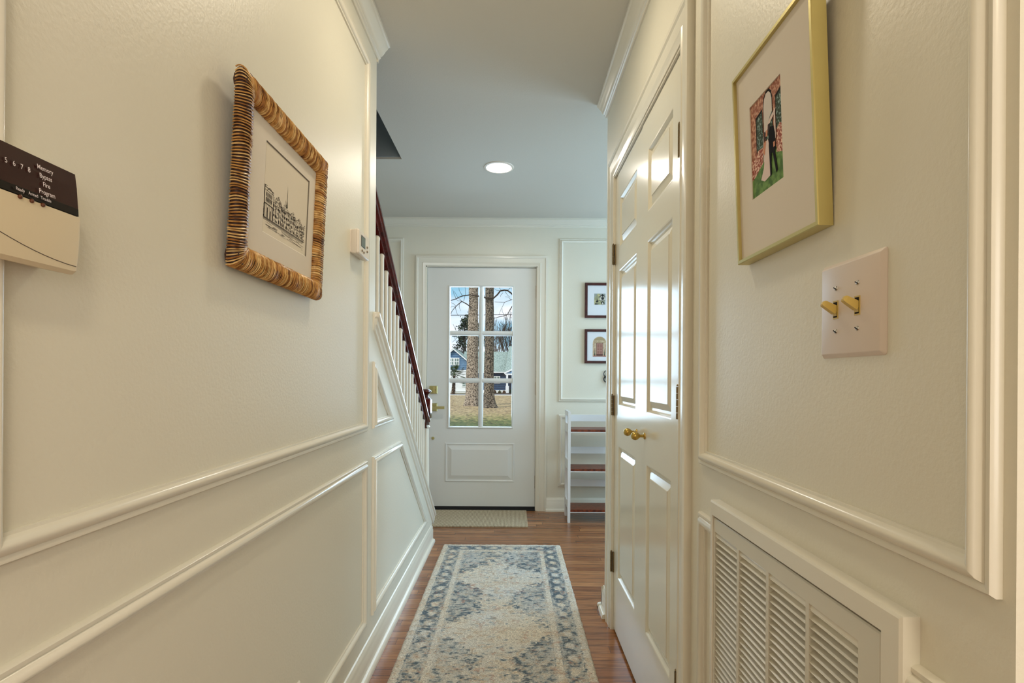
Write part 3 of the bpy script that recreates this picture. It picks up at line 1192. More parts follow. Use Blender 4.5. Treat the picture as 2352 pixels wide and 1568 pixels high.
pp([(0, 0), (1, 0), (1, 1), (0, 1)], 0, 0)
pp([(0, 0), (1, 0), (1, .36), (.5, .36), (0, .30)], 2, 1)
pp([(.17, .36), (.40, .36), (.40, .86), (.17, .83)], 9, 1)
pp([(.20, .36), (.39, .36), (.39, .83), (.20, .80)], 1, 2)
pp([(.42, .30), (.72, .30), (.72, .88), (.69, .95), (.62, .995), (.52, .995), (.45, .95), (.42, .87)], 9, 1)
pp([(.44, .50), (.70, .50), (.70, .87), (.67, .93), (.61, .97), (.53, .97), (.47, .93), (.44, .86)], 3, 2)
pp([(.44, .50), (.70, .50), (.70, .74), (.62, .70), (.56, .64), (.50, .60), (.44, .55)], 1, 3)
pp([(.80, .36), (1, .36), (1, .90), (.80, .86)], 9, 1)
pp([(.82, .36), (1, .36), (1, .87), (.82, .83)], 1, 2)
pp([(0, .20), (.12, .22), (.38, .30), (.40, .46), (.22, .47), (.12, .40), (0, .42)], 7, 3)
pp([(.80, .30), (.98, .26), (1, .52), (.92, .56), (.82, .52)], 7, 3)
pp([(.40, .30), (.44, .30), (.46, .58), (.40, .56)], 3, 4)
# gown
pp([(.30, .14), (.42, .10), (.60, .12), (.62, .18), (.60, .40), (.56, .50), (.48, .49), (.46, .40), (.40, .24)], 5, 5)
pp([(.44, .36), (.50, .48), (.48, .54), (.42, .50), (.40, .40)], 6, 6)
pp([(.42, .49), (.50, .50), (.50, .60), (.45, .60), (.42, .55)], 8, 6)
pp([(.49, .54), (.55, .53), (.56, .59), (.51, .60)], 6, 7)
# veil / canopy
pp([(.46, .60), (.66, .70), (.82, .74), (.80, .70), (.66, .65), (.50, .57)], 5, 6)
pp([(.76, .44), (.80, .44), (.80, .70), (.76, .70)], 5, 6)
# suit
pp([(.58, .42), (.60, .56), (.64, .60), (.74, .58), (.78, .50), (.79, .34), (.76, .33), (.83, .12), (.78, .10), (.70, .32), (.66, .33), (.64, .12), (.60, .10), (.59, .30)], 4, 7)
pp([(.55, .55), (.63, .57), (.63, .64), (.57, .64)], 8, 7)
pp([(.72, .37), (.77, .37), (.77, .42), (.72, .42)], 6, 8)
mb.build('photograph', mats, gf)

# woven frame on the left wall
WY0, WY1, WZ0, WZ1 = .986, 1.437, 1.313, 1.688
mapW = lambda a, z, h: (XL + h + .016 * (z - WZ0) / .375, a, z)
wf = thing('picture_frame', 'woven rattan frame with an ink street drawing on the left wall', 'framed picture', (XL, 1.2, 1.5))
reed = mat('golden_reed', srgb(196, 146, 80), 0.36, var=(60, srgb(122, 74, 30), 0.45, 0.7), bump=(300, 0.3, 0.0006))
reed2 = mat('dark_reed', srgb(158, 106, 52), 0.36, var=(60, srgb(88, 48, 20), 0.45, 0.7), bump=(300, 0.3, 0.0006))
reed3 = mat('pale_reed', srgb(222, 184, 122), 0.34, var=(60, srgb(160, 112, 56), 0.45, 0.7), bump=(300, 0.3, 0.0006))
core_m = mat('rattan_core', srgb(58, 30, 14), 0.6)
MWD = .047
rnd = random.Random(3)


def member(axis, fixed, a0, a1, inward):
    """axis 'y' or 'z'; fixed = outer edge coordinate; inward = sign toward the opening"""
    mb = MB()
    L = a1 - a0
    n = int(L / .0058)
    cc = fixed + inward * MWD / 2

    def P(t, q, h):
        return mapW(t, q, h) if axis == 'y' else mapW(q, t, h)
    # core
    mb.rings([[P(t, cc + (MWD / 2 - .004) * math.cos(2 * math.pi * j / 12), .019 + .0135 * math.sin(2 * math.pi * j / 12)) for j in range(12)] for t in (a0 + .008, a1 - .008)], 3)
    for k in range(n):
        t = a0 + .003 + (L - .006) * (k + .5) / n + rnd.uniform(-.0006, .0006)
        edge = min(t - a0, a1 - t)
        slant = .006 + rnd.uniform(-.0012, .0012)
        lift = rnd.uniform(-.0006, .0010)
        rr = .0020 + rnd.uniform(-.0004, .0006)
        tone = rnd.choice((0, 0, 0, 1, 2, 2))
        # near corners fan the wraps towards the mitre
        limit = None
        pts = []
        rads = []
        for j in range(15):
            ang = math.pi * (-.15 + 1.3 * j / 14)
            q = -inward * math.cos(ang)     # from outer edge to inner edge
            s_ = (q * inward + 1) / 2
            tt = t + slant * (s_ - .5) + .0012 * math.sin(ang * 2 + k * .3)
            if edge < MWD:
                d = 1 if t < (a0 + a1) / 2 else -1
                tt += d * s_ * (MWD - edge) * .75
            h = .019 + (.0155 + lift) * math.sin(ang)
            if .55 < s_ < .68:
                h -= .0012
            tt = min(max(tt, a0 + .0035), a1 - .0035)
            flat = .5 + .5 * math.tanh((s_ - .60) * 12)
            rads.append(rr * (.62 + .78 * flat))
            pts.append(P(tt, cc + q * (MWD / 2 - .001), h - .0012 * flat))
        mb.tube(pts, rads, 5, tone)
    o = mb.build('woven_border', [reed, reed2, reed3, core_m], wf, 60)
    return o


member('z', WY0, WZ0, WZ1, 1)
member('z', WY1, WZ0, WZ1, -1)
member('y', WZ1, WY0, WY1, -1)
member('y', WZ0, WY0, WY1, 1)
oy0, oy1, oz0, oz1 = 1.114, 1.350, 1.412, 1.603
A = rect(WY0 + .045, WY1 - .045, WZ0 + .045, WZ1 - .045)
B = rect(oy0, oy1, oz0, oz1)
mb = MB()
mb.rings([[mapW(a, z, .016) for a, z in P_] for P_ in (A, B)], 0, True, False)
mb.build('mat_board', M['board'], wf)
mb = MB()
C_ = rect(oy0 + .0022, oy1 - .0022, oz0 + .0022, oz1 - .0022)
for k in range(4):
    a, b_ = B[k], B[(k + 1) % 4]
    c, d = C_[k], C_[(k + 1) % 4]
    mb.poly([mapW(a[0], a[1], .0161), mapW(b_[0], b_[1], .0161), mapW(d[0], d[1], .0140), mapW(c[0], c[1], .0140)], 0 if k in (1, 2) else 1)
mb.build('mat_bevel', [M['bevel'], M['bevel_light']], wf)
mb = MB()
mb.poly([mapW(a, z, .0138) for a, z in rect(oy0 - .004, oy1 + .004, oz0 - .004, oz1 + .004)])
pr = mb.build('drawing_paper', M['paper'], wf)
mb = MB()


def ln(y0, z0, y1, z1, w=.0008, m=0):
    d = Vector((y1 - y0, z1 - z0))
    if d.length < 1e-6:
        return
    n = Vector((-d.y, d.x)).normalized() * w / 2
    mb.poly([mapW(y0 + n.x, z0 + n.y, .0142), mapW(y1 + n.x, z1 + n.y, .0142), mapW(y1 - n.x, z1 - n.y, .0142), mapW(y0 - n.x, z0 - n.y, .0142)], m)


def fb(y0, y1, z0, z1, m=0):
    mb.poly([mapW(y, z, .01415) for y, z in rect(y0, y1, z0, z1)], m)


G0 = 1.447
# tall house at the left with pediment, porch and windows
hy0, hy1 = 1.120, 1.162
hz = 1.513
for k in range(3):
    ln(hy0 + k * .0009, G0, hy0 + k * .0009, hz, .0012)
ln(hy1, G0, hy1, hz - .006, .0012)
ln(hy0 - .003, hz, hy0 + .012, hz + .001)
ln(hy0, hz - .003, hy1 + .001, hz - .005, .0014)
ln(hy0, hz - .009, hy1, hz - .010, .0009)
for k in range(9):
    t0, t1 = k / 9, (k + 1) / 9
    f = lambda t: hz - .009 + .0075 * math.sin(math.pi * t)
    ln(hy0 + .012 + .026 * t0, f(t0), hy0 + .012 + .026 * t1, f(t1), .0012)
for y in (1.128, 1.134, 1.140, 1.146, 1.152):
    ln(y, G0 + .031, y, hz - .012, .0010)
    ln(y + .0035, G0 + .031, y + .0035, hz - .012, .0005, 1)
    fb(y + .0008, y + .003, G0 + .034, G0 + .042)
    fb(y + .0008, y + .003, G0 + .045, hz - .014, 1)
ln(hy0, G0 + .029, hy1 + .003, G0 + .028, .0018)
for y in (1.125, 1.131, 1.139, 1.147, 1.154, 1.160):
    ln(y, G0, y, G0 + .028, .0011)
fb(1.1345, 1.1375, G0, G0 + .022)
fb(1.149, 1.152, G0, G0 + .018, 1)
# row of houses and trees to the right
rg = random.Random(11)
top = lambda y: G0 + .058 - .020 * ((y - 1.162) / .17) + .005 * math.sin(y * 160)
y = 1.163
while y < 1.335:
    w_ = rg.uniform(.008, .016)
    h = top(y) - G0 - rg.uniform(.006, .018)
    ln(y, G0, y, G0 + h, .0012)
    ln(y, G0 + h, y + w_, G0 + h, .0010)
    for r_ in range(4):
        for c_ in range(3):
            if rg.random() < .8:
                yy = y + w_ * (c_ + .25) / 3
                zz_ = G0 + h * (r_ + .2) / 4
                fb(yy, yy + w_ / 3 * rg.uniform(.3, .75), zz_, zz_ + h / 4 * rg.uniform(.4, .7), rg.choice((0, 0, 1)))
    y += w_
for k in range(900):
    yy = rg.uniform(1.164, 1.338)
    zt_ = top(yy)
    zz_ = zt_ - abs(rg.gauss(0, .012))
    if rg.random() < .12:
        zz_ = rg.uniform(G0, zt_)
    a = rg.uniform(0, math.pi)
    l_ = rg.uniform(.0010, .0030)
    ln(yy, zz_, yy + l_ * math.cos(a), zz_ + l_ * math.sin(a), rg.uniform(.0004, .0009), rg.choice((0, 0, 1)))
for k in range(80):
    yy = rg.uniform(1.114, 1.121)
    zz_ = rg.uniform(G0 - .002, G0 + .026)
    ln(yy, zz_, yy + rg.uniform(-.002, .002), zz_ + .002, .0007)
# steeple
mb.poly([mapW(1.2275, 1.497, .0142), mapW(1.2345, 1.497, .0142), mapW(1.2320, 1.515, .0142), mapW(1.2310, 1.552, .0142), mapW(1.2300, 1.515, .0142)], 0)
ln(1.222, 1.500, 1.222, 1.512, .0008)
# street lines
for k in range(4):
    ln(1.116, G0 - .0008 - k * .0016, 1.338 - k * .004, G0 - .0012 - k * .0022, .0011 if k < 2 else .0006)
for k in range(46):
    yy = rg.uniform(1.128, 1.31)
    zz_ = G0 - .008 - rg.uniform(0, .012)
    ln(yy, zz_, yy + rg.uniform(.01, .035), zz_ - rg.uniform(0, .0012), .0005, rg.choice((0, 1)))
for k in range(3):
    ln(1.322 + k * .003, G0 - .024, 1.324 + k * .003, G0 - .0225, .0006)
mb.build('ink_drawing', [M['ink'], M['ink_soft']], wf, recalc=False)

# two small framed prints on the front wall
pts_birds = mat('print_green_wash', srgb(150, 150, 120), 0.7, var=(60, srgb(196, 190, 140), 0.4, 0.6))
for k, (z0, z1, lab) in enumerate(((1.612, 1.903, 'upper dark red framed print of birdhouses on the front wall'), (1.234, 1.517, 'lower dark red framed print of an arched doorway on the front wall'))):
    f = thing('picture_frame', lab, 'framed picture', (.7235, YF, (z0 + z1) / 2), 'small framed prints beside the front door')
    a0, a1 = .600, .847
    mb = MB()
    frame_rings(mb, a0, a1, z0, z1, .02, [(.002, .001), (0, .001), (0, .020), (.002, .022), (.018, .022), (.021, .018), (.021, .010)], mapF)
    mb.build('frame_border', M['frame_red'], f)
    mb = MB()
    mb.poly([mapF(a, z, .011) for a, z in rect(a0 + .018, a1 - .018, z0 + .018, z1 - .018)])
    mb.build('mat_board', M['board_white'], f)
    mb = MB()
    cx = .7235
    if k == 0:
        s0, s1, t0, t1 = .678, .770, 1.722, 1.814
        q = lambda s, t, h=0: mapF(s0 + s * (s1 - s0), t0 + t * (t1 - t0), .0115 + h * .0003)
        P2 = lambda pts, m, h: mb.poly([q(s, t, h) for s, t in pts], m)
        P2([(0, 0), (1, 0), (1, 1), (0, 1)], 0, 0)
        P2([(0, 0), (.9, 0), (.9, .30), (.55, .38), (.5, 1), (.3, 1), (0, .6)], 4, 1)
        P2([(.40, .70), (.74, .98), (1, .72), (1, .66), (.45, .66)], 1, 2)
        P2([(.52, .70), (.74, .90), (.95, .70)], 2, 3)
        P2([(.48, .40), (.95, .40), (.95, .66), (.48, .66)], 2, 2)
        P2([(.30, .36), (1, .36), (1, .40), (.30, .40)], 1, 3)
        for cy_, r_ in ((.82, .10), (.56, .13), (.14, .16)):
            P2([(.75 + r_ * math.cos(a * .5236), cy_ + r_ * math.sin(a * .5236)) for a in range(12)], 3, 4)
        P2([(.10, .26), (.20, .36), (.24, .60), (.30, .36), (.40, .28), (.24, .20)], 3, 3)
        P2([(.66, .02), (.84, .02), (.82, .14), (.75, .24), (.68, .14)], 2, 5)
        for s in (.05, .14, .28):
            P2([(s, 0), (s + .08, 0), (s + .06, .14), (s + .02, .14)], 3, 4)
        mats_ = [mat('print_sky_grey', srgb(150, 156, 150), .7), mat('print_bark', srgb(70, 66, 56), .7), mat('print_birdhouse', srgb(206, 202, 190), .7), mat('print_black', srgb(26, 28, 30), .7),
                 pts_birds]
    else:
        s0, s1, t0, t1 = .667, .782, 1.290, 1.457
        q = lambda s, t, h=0: mapF(s0 + s * (s1 - s0), t0 + t * (t1 - t0), .0115 + h * .0003)
        P2 = lambda pts, m, h: mb.poly([q(s, t, h) for s, t in pts], m)
        P2([(0, 0), (1, 0)] + [(.5 + .5 * math.cos(R(a)), .66 + .34 * math.sin(R(a))) for a in range(0, 181, 12)], 0, 0)
        P2([(.06, .70), (.94, .70)] + [(.5 + .44 * math.cos(R(a)), .70 + .27 * math.sin(R(a))) for a in range(0, 181, 12)], 1, 1)
        P2([(.12, .74), (.88, .74), (.88, .80), (.12, .80)], 0, 2)
        P2([(.22, .02), (.78, .02), (.78, .70), (.22, .70)], 0, 2)
        P2([(.26, .04), (.74, .04), (.74, .68), (.26, .68)], 2, 3)
        P2([(.29, .12), (.71, .12), (.71, .66), (.29, .66)], 3, 4)
        for u in (.33, .53):
            for v0, v1 in ((.14, .28), (.31, .42), (.45, .62)):
                P2([(u, v0), (u + .14, v0), (u + .14, v1), (u, v1)], 4, 5)
        P2([(.497, .12), (.503, .12), (.503, .66), (.497, .66)], 2, 6)
        for u in (.15, .85):
            P2([(u - .05, .02), (u + .05, .02), (u + .03, .10), (u, .42), (u - .03, .10)], 5, 4)
            P2([(u - .05, 0), (u + .05, 0), (u + .04, .07), (u - .04, .07)], 6, 5)
        P2([(0, 0), (1, 0), (1, .03), (0, .03)], 6, 4)
        mats_ = [mat('print_stone', srgb(206, 186, 158), .7, var=(80, srgb(184, 158, 130), .45, .6)), mat('print_stone_arch', srgb(170, 150, 112), .7), mat('print_door_edge', srgb(92, 52, 46), .7),
                 mat('print_door', srgb(178, 134, 118), .7), mat('print_door_panel', srgb(150, 104, 92), .7), mat('print_cypress', srgb(40, 62, 44), .7), mat('print_pots', srgb(150, 84, 72), .7)]
    mb.build('print', mats_, f, recalc=False)

# wrought iron scroll hook
hk = MB()


def spiral(cx, cz, r0, r1, a0, a1, n=26):
    return [(cx + (r0 + (r1 - r0) * k / n) * math.cos(R(a0 + (a1 - a0) * k / n)), YF - .012, cz + (r0 + (r1 - r0) * k / n) * math.sin(R(a0 + (a1 - a0) * k / n))) for k in range(n + 1)]


hk.tube(spiral(.790, 1.142, .034, .022, 100, 300), .0032, 6)
hk.tube(spiral(.800, 1.118, .026, .010, 120, 420), .0032, 6)
hk.tube(spiral(.786, 1.100, .028, .020, 90, 290), .0045, 6)
hk.tube([(.795, YF - .012, 1.176), (.795, YF - .012, 1.05)], .004, 8)
hk.tube([(.795, YF - .012, 1.06), (.795, YF - .035, 1.045), (.795, YF - .055, 1.055), (.795, YF - .055, 1.075)], .004, 8)
hk.tube([(2 * .795 - x, y, z) for x, y, z in spiral(.790, 1.142, .034, .022, 100, 300)], .0032, 6)
hk.tube([(2 * .795 - x, y, z) for x, y, z in spiral(.786, 1.100, .028, .020, 90, 290)], .0045, 6)
hk.tube([(.795, YF - .0005, 1.12), (.795, YF - .014, 1.12)], .008, 8)
tag(hk.build('wall_hook', M['iron'], sm=50), 'black wrought iron scroll hook on the wall below the framed prints', 'wall hook')

# ------------------------------------------------------------------ folding bookshelf
sx0, sx1 = .430, .99
sy0, sy1 = 4.09, 4.345
sh = thing('bookshelf', 'white folding bookshelf with three brown wooden shelves against the front wall', 'bookshelf', ((sx0 + sx1) / 2, 4.2, 0))
for xa in (sx0, sx1 - .020):
    mb = MB()
    xb = xa + .020
    mb.box((xa, sy0, 0), (xb, sy0 + .045, .850))
    mb.box((xa, sy1 - .045, .0), (xb, sy1, .853))
    for z0, z1 in ((.10, .16), (.40, .475), (.685, .755), (.815, .851)):
        mb.box((xa + .001, sy0 + .045, z0), (xb - .001, sy1 - .045, z1))
    mb.build('side_frame', M['shelfwhite'], sh)
for z in (.100, .4125, .715):
    mb = MB()
    mb.box((sx0 + .0205, sy0 + .006, z - .018), (sx1 - .0205, sy1 - .02, z))
    b = mb.build('shelf_board', M['shelfwood'], sh)
    mb = MB()
    mb.box((sx0 + .0205, sy0 + .004, z - .024), (sx1 - .0205, sy0 + .02, z - .0185))
    mb.build('shelf_rail', M['shelfwhite'], sh)
for z in (.232, .499, .760):
    mb = MB()
    mb.box((sx0 + .0205, sy1 - .014, z), (sx1 - .0205, sy1 - .002, z + .053))
    mb.build('back_slat', M['shelfwhite'], sh)

# ------------------------------------------------------------------ mat and runner rug
dm = MB()
n = 60
mx0, mx1, my0, my1 = -.66, .122, 3.95, 4.435
dm.rings([[(mx0 + .003 * k, my0, z), (mx1, my0, z), (mx1, my1, z), (mx0, my1, z)] for k, z in ((0, .001), (0, .007), (0, .009))])
tag(dm.build('doormat', stripe_mat('woven_sisal', srgb(150, 132, 106), srgb(202, 188, 160), 30, 'X')), 'beige ribbed doormat on the floor at the front door', 'doormat')


def vnoise(x, y, seed):
    rs = np.random.RandomState(seed)
    G = rs.rand(64, 64)
    xi = np.floor(x).astype(int)
    yi = np.floor(y).astype(int)
    fx = x - xi
    fy = y - yi
    fx = fx * fx * (3 - 2 * fx)
    fy = fy * fy * (3 - 2 * fy)
    g = lambda i, j: G[i % 64, j % 64]
    return (g(xi, yi) * (1 - fx) + g(xi + 1, yi) * fx) * (1 - fy) + (g(xi, yi + 1) * (1 - fx) + g(xi + 1, yi + 1) * fx) * fy


def make_rug():
    x0, x1, y0, y1 = -.446, .322, 1.05, 3.505
    dx = .0032
    nx, ny = int((x1 - x0) / dx), int((y1 - y0) / (dx * 1.3))
    xs = np.linspace(x0, x1, nx)
    ys = np.linspace(y0, y1, ny)
    X, Y = np.meshgrid(xs, ys)
    U = X - (x0 + x1) / 2                     # across
    V = y1 - Y                                # from far end
    n1 = vnoise(X * 55, Y * 130, 1)
    n2 = .6 * vnoise(X * 110, Y * 230, 2) + .4 * vnoise(X * 190 + 5, Y * 190 + 1, 13)
    n3 = vnoise(X * 22 + 5, Y * 30, 3)
    n4 = vnoise(X * 8, Y * 7, 4)
    n5 = .6 * vnoise(X * 45 + 9, Y * 52, 5) + .4 * vnoise(X * 95 + 3, Y * 120, 6)
    n1 = .65 * n1 + .35 * vnoise(X * 38 + 7, Y * 75 + 2, 7)
    wob = (n3 - .5) * .030 + (n1 - .5) * .02
    half = (x1 - x0) / 2
    d_edge = np.minimum(half - np.abs(U), V)
    de = d_edge + (n1 - .5) * .010
    cream = np.array(srgb(220, 207, 184)[:3])
    cool = np.array(srgb(214, 217, 216)[:3])
    blue = np.array(srgb(104, 124, 134)[:3])
    dark = np.array(srgb(48, 70, 86)[:3])
    tan = np.array(srgb(196, 170, 138)[:3])
    rust = np.array(srgb(170, 112, 84)[:3])
    b = np.zeros(X.shape)                     # blue amount
    dk = np.zeros(X.shape)
    # border band
    inb = (de > .040) & (de < .118)
    t = np.where(half - np.abs(U) < V, V, np.abs(U))      # coordinate along the border
    per = .098
    ph = (t / per) % 1.0 - .5
    cr = (de - .079)
    ros = np.sqrt((ph * per / .034) ** 2 + (cr / .026) ** 2) + (n1 - .5) * .6
    bb = np.clip(1.6 - np.abs(ros - 1.15) * 2.6, 0, 1) + .45 * (np.abs(ph) > .36)
    bb = bb * (0.45 + .9 * n5)
    b = np.where(inb, bb, b)
    lines = np.exp(-((de - .040) / .004) ** 2) + np.exp(-((de - .118) / .0035) ** 2) + .7 * np.exp(-((de - .150) / .004) ** 2)
    b = np.maximum(b, lines * (.35 + .9 * n3))
    # field with medallions
    inf = de > .155
    mper = .605
    mc = .58
    md = ((V - mc + wob * 1.5 + mper / 2) % mper) - mper / 2
    hw = np.interp(np.abs(md), [0, .03, .10, .175, .24, .31], [.250, .240, .165, .085, .060, .050]) + wob * 1.6
    hw = np.where(V < .33, .02 + (n3 - .5) * .1, hw)
    out = (np.abs(U) - hw)
    fb_ = np.clip((out + (n5 - .5) * .12) / .03, 0, 1)
    edge = np.exp(-((out - .022) / .022) ** 2)
    flo = np.sin((X * 2 * math.pi / .085) + 3 * n3) * np.sin((Y * 2 * math.pi / .10) + 3 * n4)
    fill = fb_ * (.44 + .9 * (n5 - .45) + .30 * (flo < .1)) + edge * .75
    b = np.where(inf, np.clip(fill, 0, 1.3), b)
    star = inf & (fb_ < .5)
    b = np.where(star, np.clip((n1 - .60) * 1.5 + (n4 - .5) * .35 + .45 * (np.abs(md) > .19) * n5 + .5 * (V < .36) * n5, 0, .8), b)
    # distress / fade
    fade = vnoise(X * 5 + 3, Y * 4, 8)
    b = b * np.clip(.30 + .95 * fade + (n2 - .5) * 1.7 + (n1 - .5) * 1.5, 0, 1.5)
    b = b + np.clip((n1 - .66) * 1.5, 0, .45) * (.4 + fade)
    b = np.clip(b, 0, 1)
    dk = np.clip((b - .62) * 2.2, 0, 1)
    base_ = cream[None, None, :] * (1 - np.clip(n4 * .7, 0, 1))[..., None] + cool[None, None, :] * np.clip(n4 * .7, 0, 1)[..., None]
    c = base_ * (1 - b[..., None]) + blue * b[..., None]
    c = c * (1 - dk[..., None]) + dark * dk[..., None]
    tn = np.clip((.5 * vnoise(X * 40, Y * 60, 9) + .5 * vnoise(X * 110, Y * 150, 19) - .54) * 3.2, 0, .7) * (1 - b * .5)
    c = c * (1 - tn[..., None]) + tan * tn[..., None]
    rt = np.clip((.6 * vnoise(X * 30, Y * 34, 12) + .4 * vnoise(X * 100, Y * 160, 22) - .72) * 4, 0, .55)
    c = c * (1 - rt[..., None]) + rust * rt[..., None]
    c = c * (.72 + .46 * n2 + .30 * n1)[..., None]
    # surface
    Z = .013 + .0022 * n1 + .0022 * n2
    rim = np.minimum(half - np.abs(U), np.minimum(V, Y - y0))
    Z = np.where(rim < .010, .004 + (Z - .004) * np.sqrt(np.clip(rim / .010, 0, 1)), Z)
    Xj = X + np.where(half - np.abs(U) < .012, (n1 - .5) * .006, 0)
    Yj = Y + np.where(V < .012, (vnoise(X * 70, Y * 0, 15) - .5) * .008, 0)
    nv = nx * ny
    co = np.stack([Xj, Yj, Z], -1).reshape(-1, 3)
    skirt = []
    me = bpy.data.meshes.new('runner_rug')
    idx = np.arange(nv).reshape(ny, nx)
    q = np.stack([idx[:-1, :-1], idx[:-1, 1:], idx[1:, 1:], idx[1:, :-1]], -1).reshape(-1, 4)
    # edge loop going down to the floor
    loop = np.concatenate([idx[0, :], idx[1:, -1], idx[-1, -2::-1], idx[-2:0:-1, 0]])
    low = co[loop].copy()
    low[:, 2] = .0005
    co = np.concatenate([co, low])
    lo_i = nv + np.arange(len(loop))
    q2 = np.stack([lo_i, np.roll(lo_i, -1), np.roll(loop, -1), loop], -1)
    q = np.concatenate([q, q2])
    me.vertices.add(len(co))
    me.vertices.foreach_set('co', co.astype(np.float32).ravel())
    me.loops.add(len(q) * 4)
    me.loops.foreach_set('vertex_index', q.astype(np.int32).ravel())
    me.polygons.add(len(q))
    me.polygons.foreach_set('loop_start', (np.arange(len(q)) * 4).astype(np.int32))
    me.polygons.foreach_set('loop_total', np.full(len(q), 4, np.int32))
    me.update()
    me.validate()
    ca = me.color_attributes.new('Col', 'FLOAT_COLOR', 'POINT')
    cc = np.ones((len(co), 4), np.float32)
    cf = c.reshape(-1, 3)
    cc[:nv, :3] = cf
    cc[nv:, :3] = cf[loop]
    ca.data.foreach_set('color', cc.ravel())
    me.materials.append(attr_mat('rug_pile', .95, (330, .9, .004)))
    o = bpy.data.objects.new('runner_rug', me)
    COL.objects.link(o)
    return tag(o, 'faded blue and cream medallion runner rug on the hallway floor', 'rug')


make_rug()

# ------------------------------------------------------------------ outdoors
GZ = -.80
gmat = bpy.data.materials.new('dry_lawn')
gmat.use_nodes = True
nt = gmat.node_tree
b = nt.nodes['Principled BSDF']
b.inputs['Roughness'].default_value = .95
tc = nt.nodes.new('ShaderNodeTexCoord')
sp = nt.nodes.new('ShaderNodeSeparateXYZ')
nt.links.new(tc.outputs['Object'], sp.inputs[0])
n1 = nt.nodes.new('ShaderNodeTexNoise')
n1.inputs['Scale'].default_value = 2.6
n1.inputs['Detail'].default_value = 6
n1.inputs['Roughness'].default_value = .75
n2 = nt.nodes.new('ShaderNodeTexNoise')
n2.inputs['Scale'].default_value = 7.0
n2.inputs['Detail'].default_value = 3
for n_ in (n1, n2):
    nt.links.new(tc.outputs['Object'], n_.inputs['Vector'])
# greener toward the house, straw coloured farther out (patches of the lawn itself)
mr = nt.nodes.new('ShaderNodeMapRange')
mr.inputs['From Min'].default_value = 21
mr.inputs['From Max'].default_value = 30
mr.inputs['To Min'].default_value = .17
mr.inputs['To Max'].default_value = -.16
nt.links.new(sp.outputs['Y'], mr.inputs['Value'])
ad = nt.nodes.new('ShaderNodeMath')
ad.operation = 'ADD'
nt.links.new(n1.outputs['Fac'], ad.inputs[0])
nt.links.new(mr.outputs['Result'], ad.inputs[1])
rp = nt.nodes.new('ShaderNodeValToRGB')
e = rp.color_ramp.elements
e[0].position = .40
e[0].color = srgb(190, 164, 122)
e[1].position = .60
e[1].color = srgb(92, 104, 52)
e2 = rp.color_ramp.elements.new(.50)
e2.color = srgb(170, 158, 98)
nt.links.new(ad.outputs[0], rp.inputs['Fac'])
r2 = nt.nodes.new('ShaderNodeValToRGB')
r2.color_ramp.elements[0].position = .38
r2.color_ramp.elements[0].color = (.22, .19, .16, 1)
r2.color_ramp.elements[1].position = .52
r2.color_ramp.elements[1].color = (1, 1, 1, 1)
nt.links.new(n2.outputs['Fac'], r2.inputs['Fac'])
mm = nt.nodes.new('ShaderNodeMix')
mm.data_type = 'RGBA'
mm.blend_type = 'MULTIPLY'
mm.inputs[0].default_value = 1
nt.links.new(rp.outputs['Color'], mm.inputs[6])
nt.links.new(r2.outputs['Color'], mm.inputs[7])
nt.links.new(mm.outputs[2], b.inputs['Base Color'])
mb = MB()
mb.box((-90, 4.62, GZ - .3), (90, 56.5, GZ))
struct(mb.build('ground', gmat), 'dry tan and green lawn outside the front door', 'lawn')
mb = MB()
mb.box((-90, 56.5, GZ - .3), (90, 57.2, GZ + .05))
struct(mb.build('curb', mat('pale_concrete', srgb(222, 220, 210), .8)), 'pale concrete curb across the road side of the lawn', 'curb')
mb = MB()
mb.box((-90, 57.2, GZ - .3), (90, 63, GZ - .02))
struct(mb.build('road', mat('grey_asphalt', srgb(150, 146, 146), .9, var=(3, srgb(120, 112, 110), .4, .6))))
mb = MB()
mb.box((-90, 63, GZ - .3), (90, 140, GZ - .01))
struct(mb.build('ground_far', mat('far_lawn', srgb(150, 138, 96), .95, var=(1.5, srgb(110, 110, 70), .4, .6))))

bark = mat('mottled_bark', srgb(176, 160, 142), .9, var=(14, srgb(74, 60, 50), .47, .57), bump=(9, .9, .05))
bark_d = mat('dark_bark', srgb(136, 124, 108), .9, var=(14, srgb(44, 38, 34), .44, .55), bump=(9, .9, .05))
twig = mat('bare_twig', srgb(58, 48, 42), .9)
twig_far = mat('far_bare_twig', srgb(112, 100, 90), .9)
mulch = mat('dark_mulch', srgb(58, 46, 38), .95)


def trunk_mesh(name, pxs, Y, top, seed, m, parent):
    """pxs: list of (py, x_left, x_right) measured on the trunk; extends to height top"""
    rg = random.Random(seed)
    prof = []
    for py, xl, xr in pxs:
        a, b_ = at(xl, py, Y), at(xr, py, Y)
        prof.append((a.z, (a.x + b_.x) / 2, (b_.x - a.x) / 2))
    prof[0] = (GZ - .02, prof[0][1], prof[0][2])
    lx, lr = prof[-1][1], prof[-1][2]
    prof.append((top * .7, lx + .1, lr * .85))
    prof.append((top, lx - .1, lr * .45))
    zs = [p[0] for p in prof]
    mb = MB()
    rings = []
    N = 70
    for i in range(N):
        z = zs[0] + (zs[-1] - zs[0]) * (i / (N - 1)) ** 1.5
        cx = np.interp(z, zs, [p[1] for p in prof])
        r = np.interp(z, zs, [p[2] for p in prof])
        ring = []
        for j in range(28):
            a = 2 * math.pi * j / 28
            flare = 1 + (.22 * max(0, 1 - (z - GZ) / .8) * math.sin(a * 5 + seed))
            k = r * flare * (1 + .035 * math.sin(a * 7 + z * 3 + seed) + rg.uniform(-.03, .03))
            ring.append((cx + k * math.cos(a), Y + k * math.sin(a), z))
        rings.append(ring)
    mb.rings(rings)
    return mb.build(name, m, parent, 60)


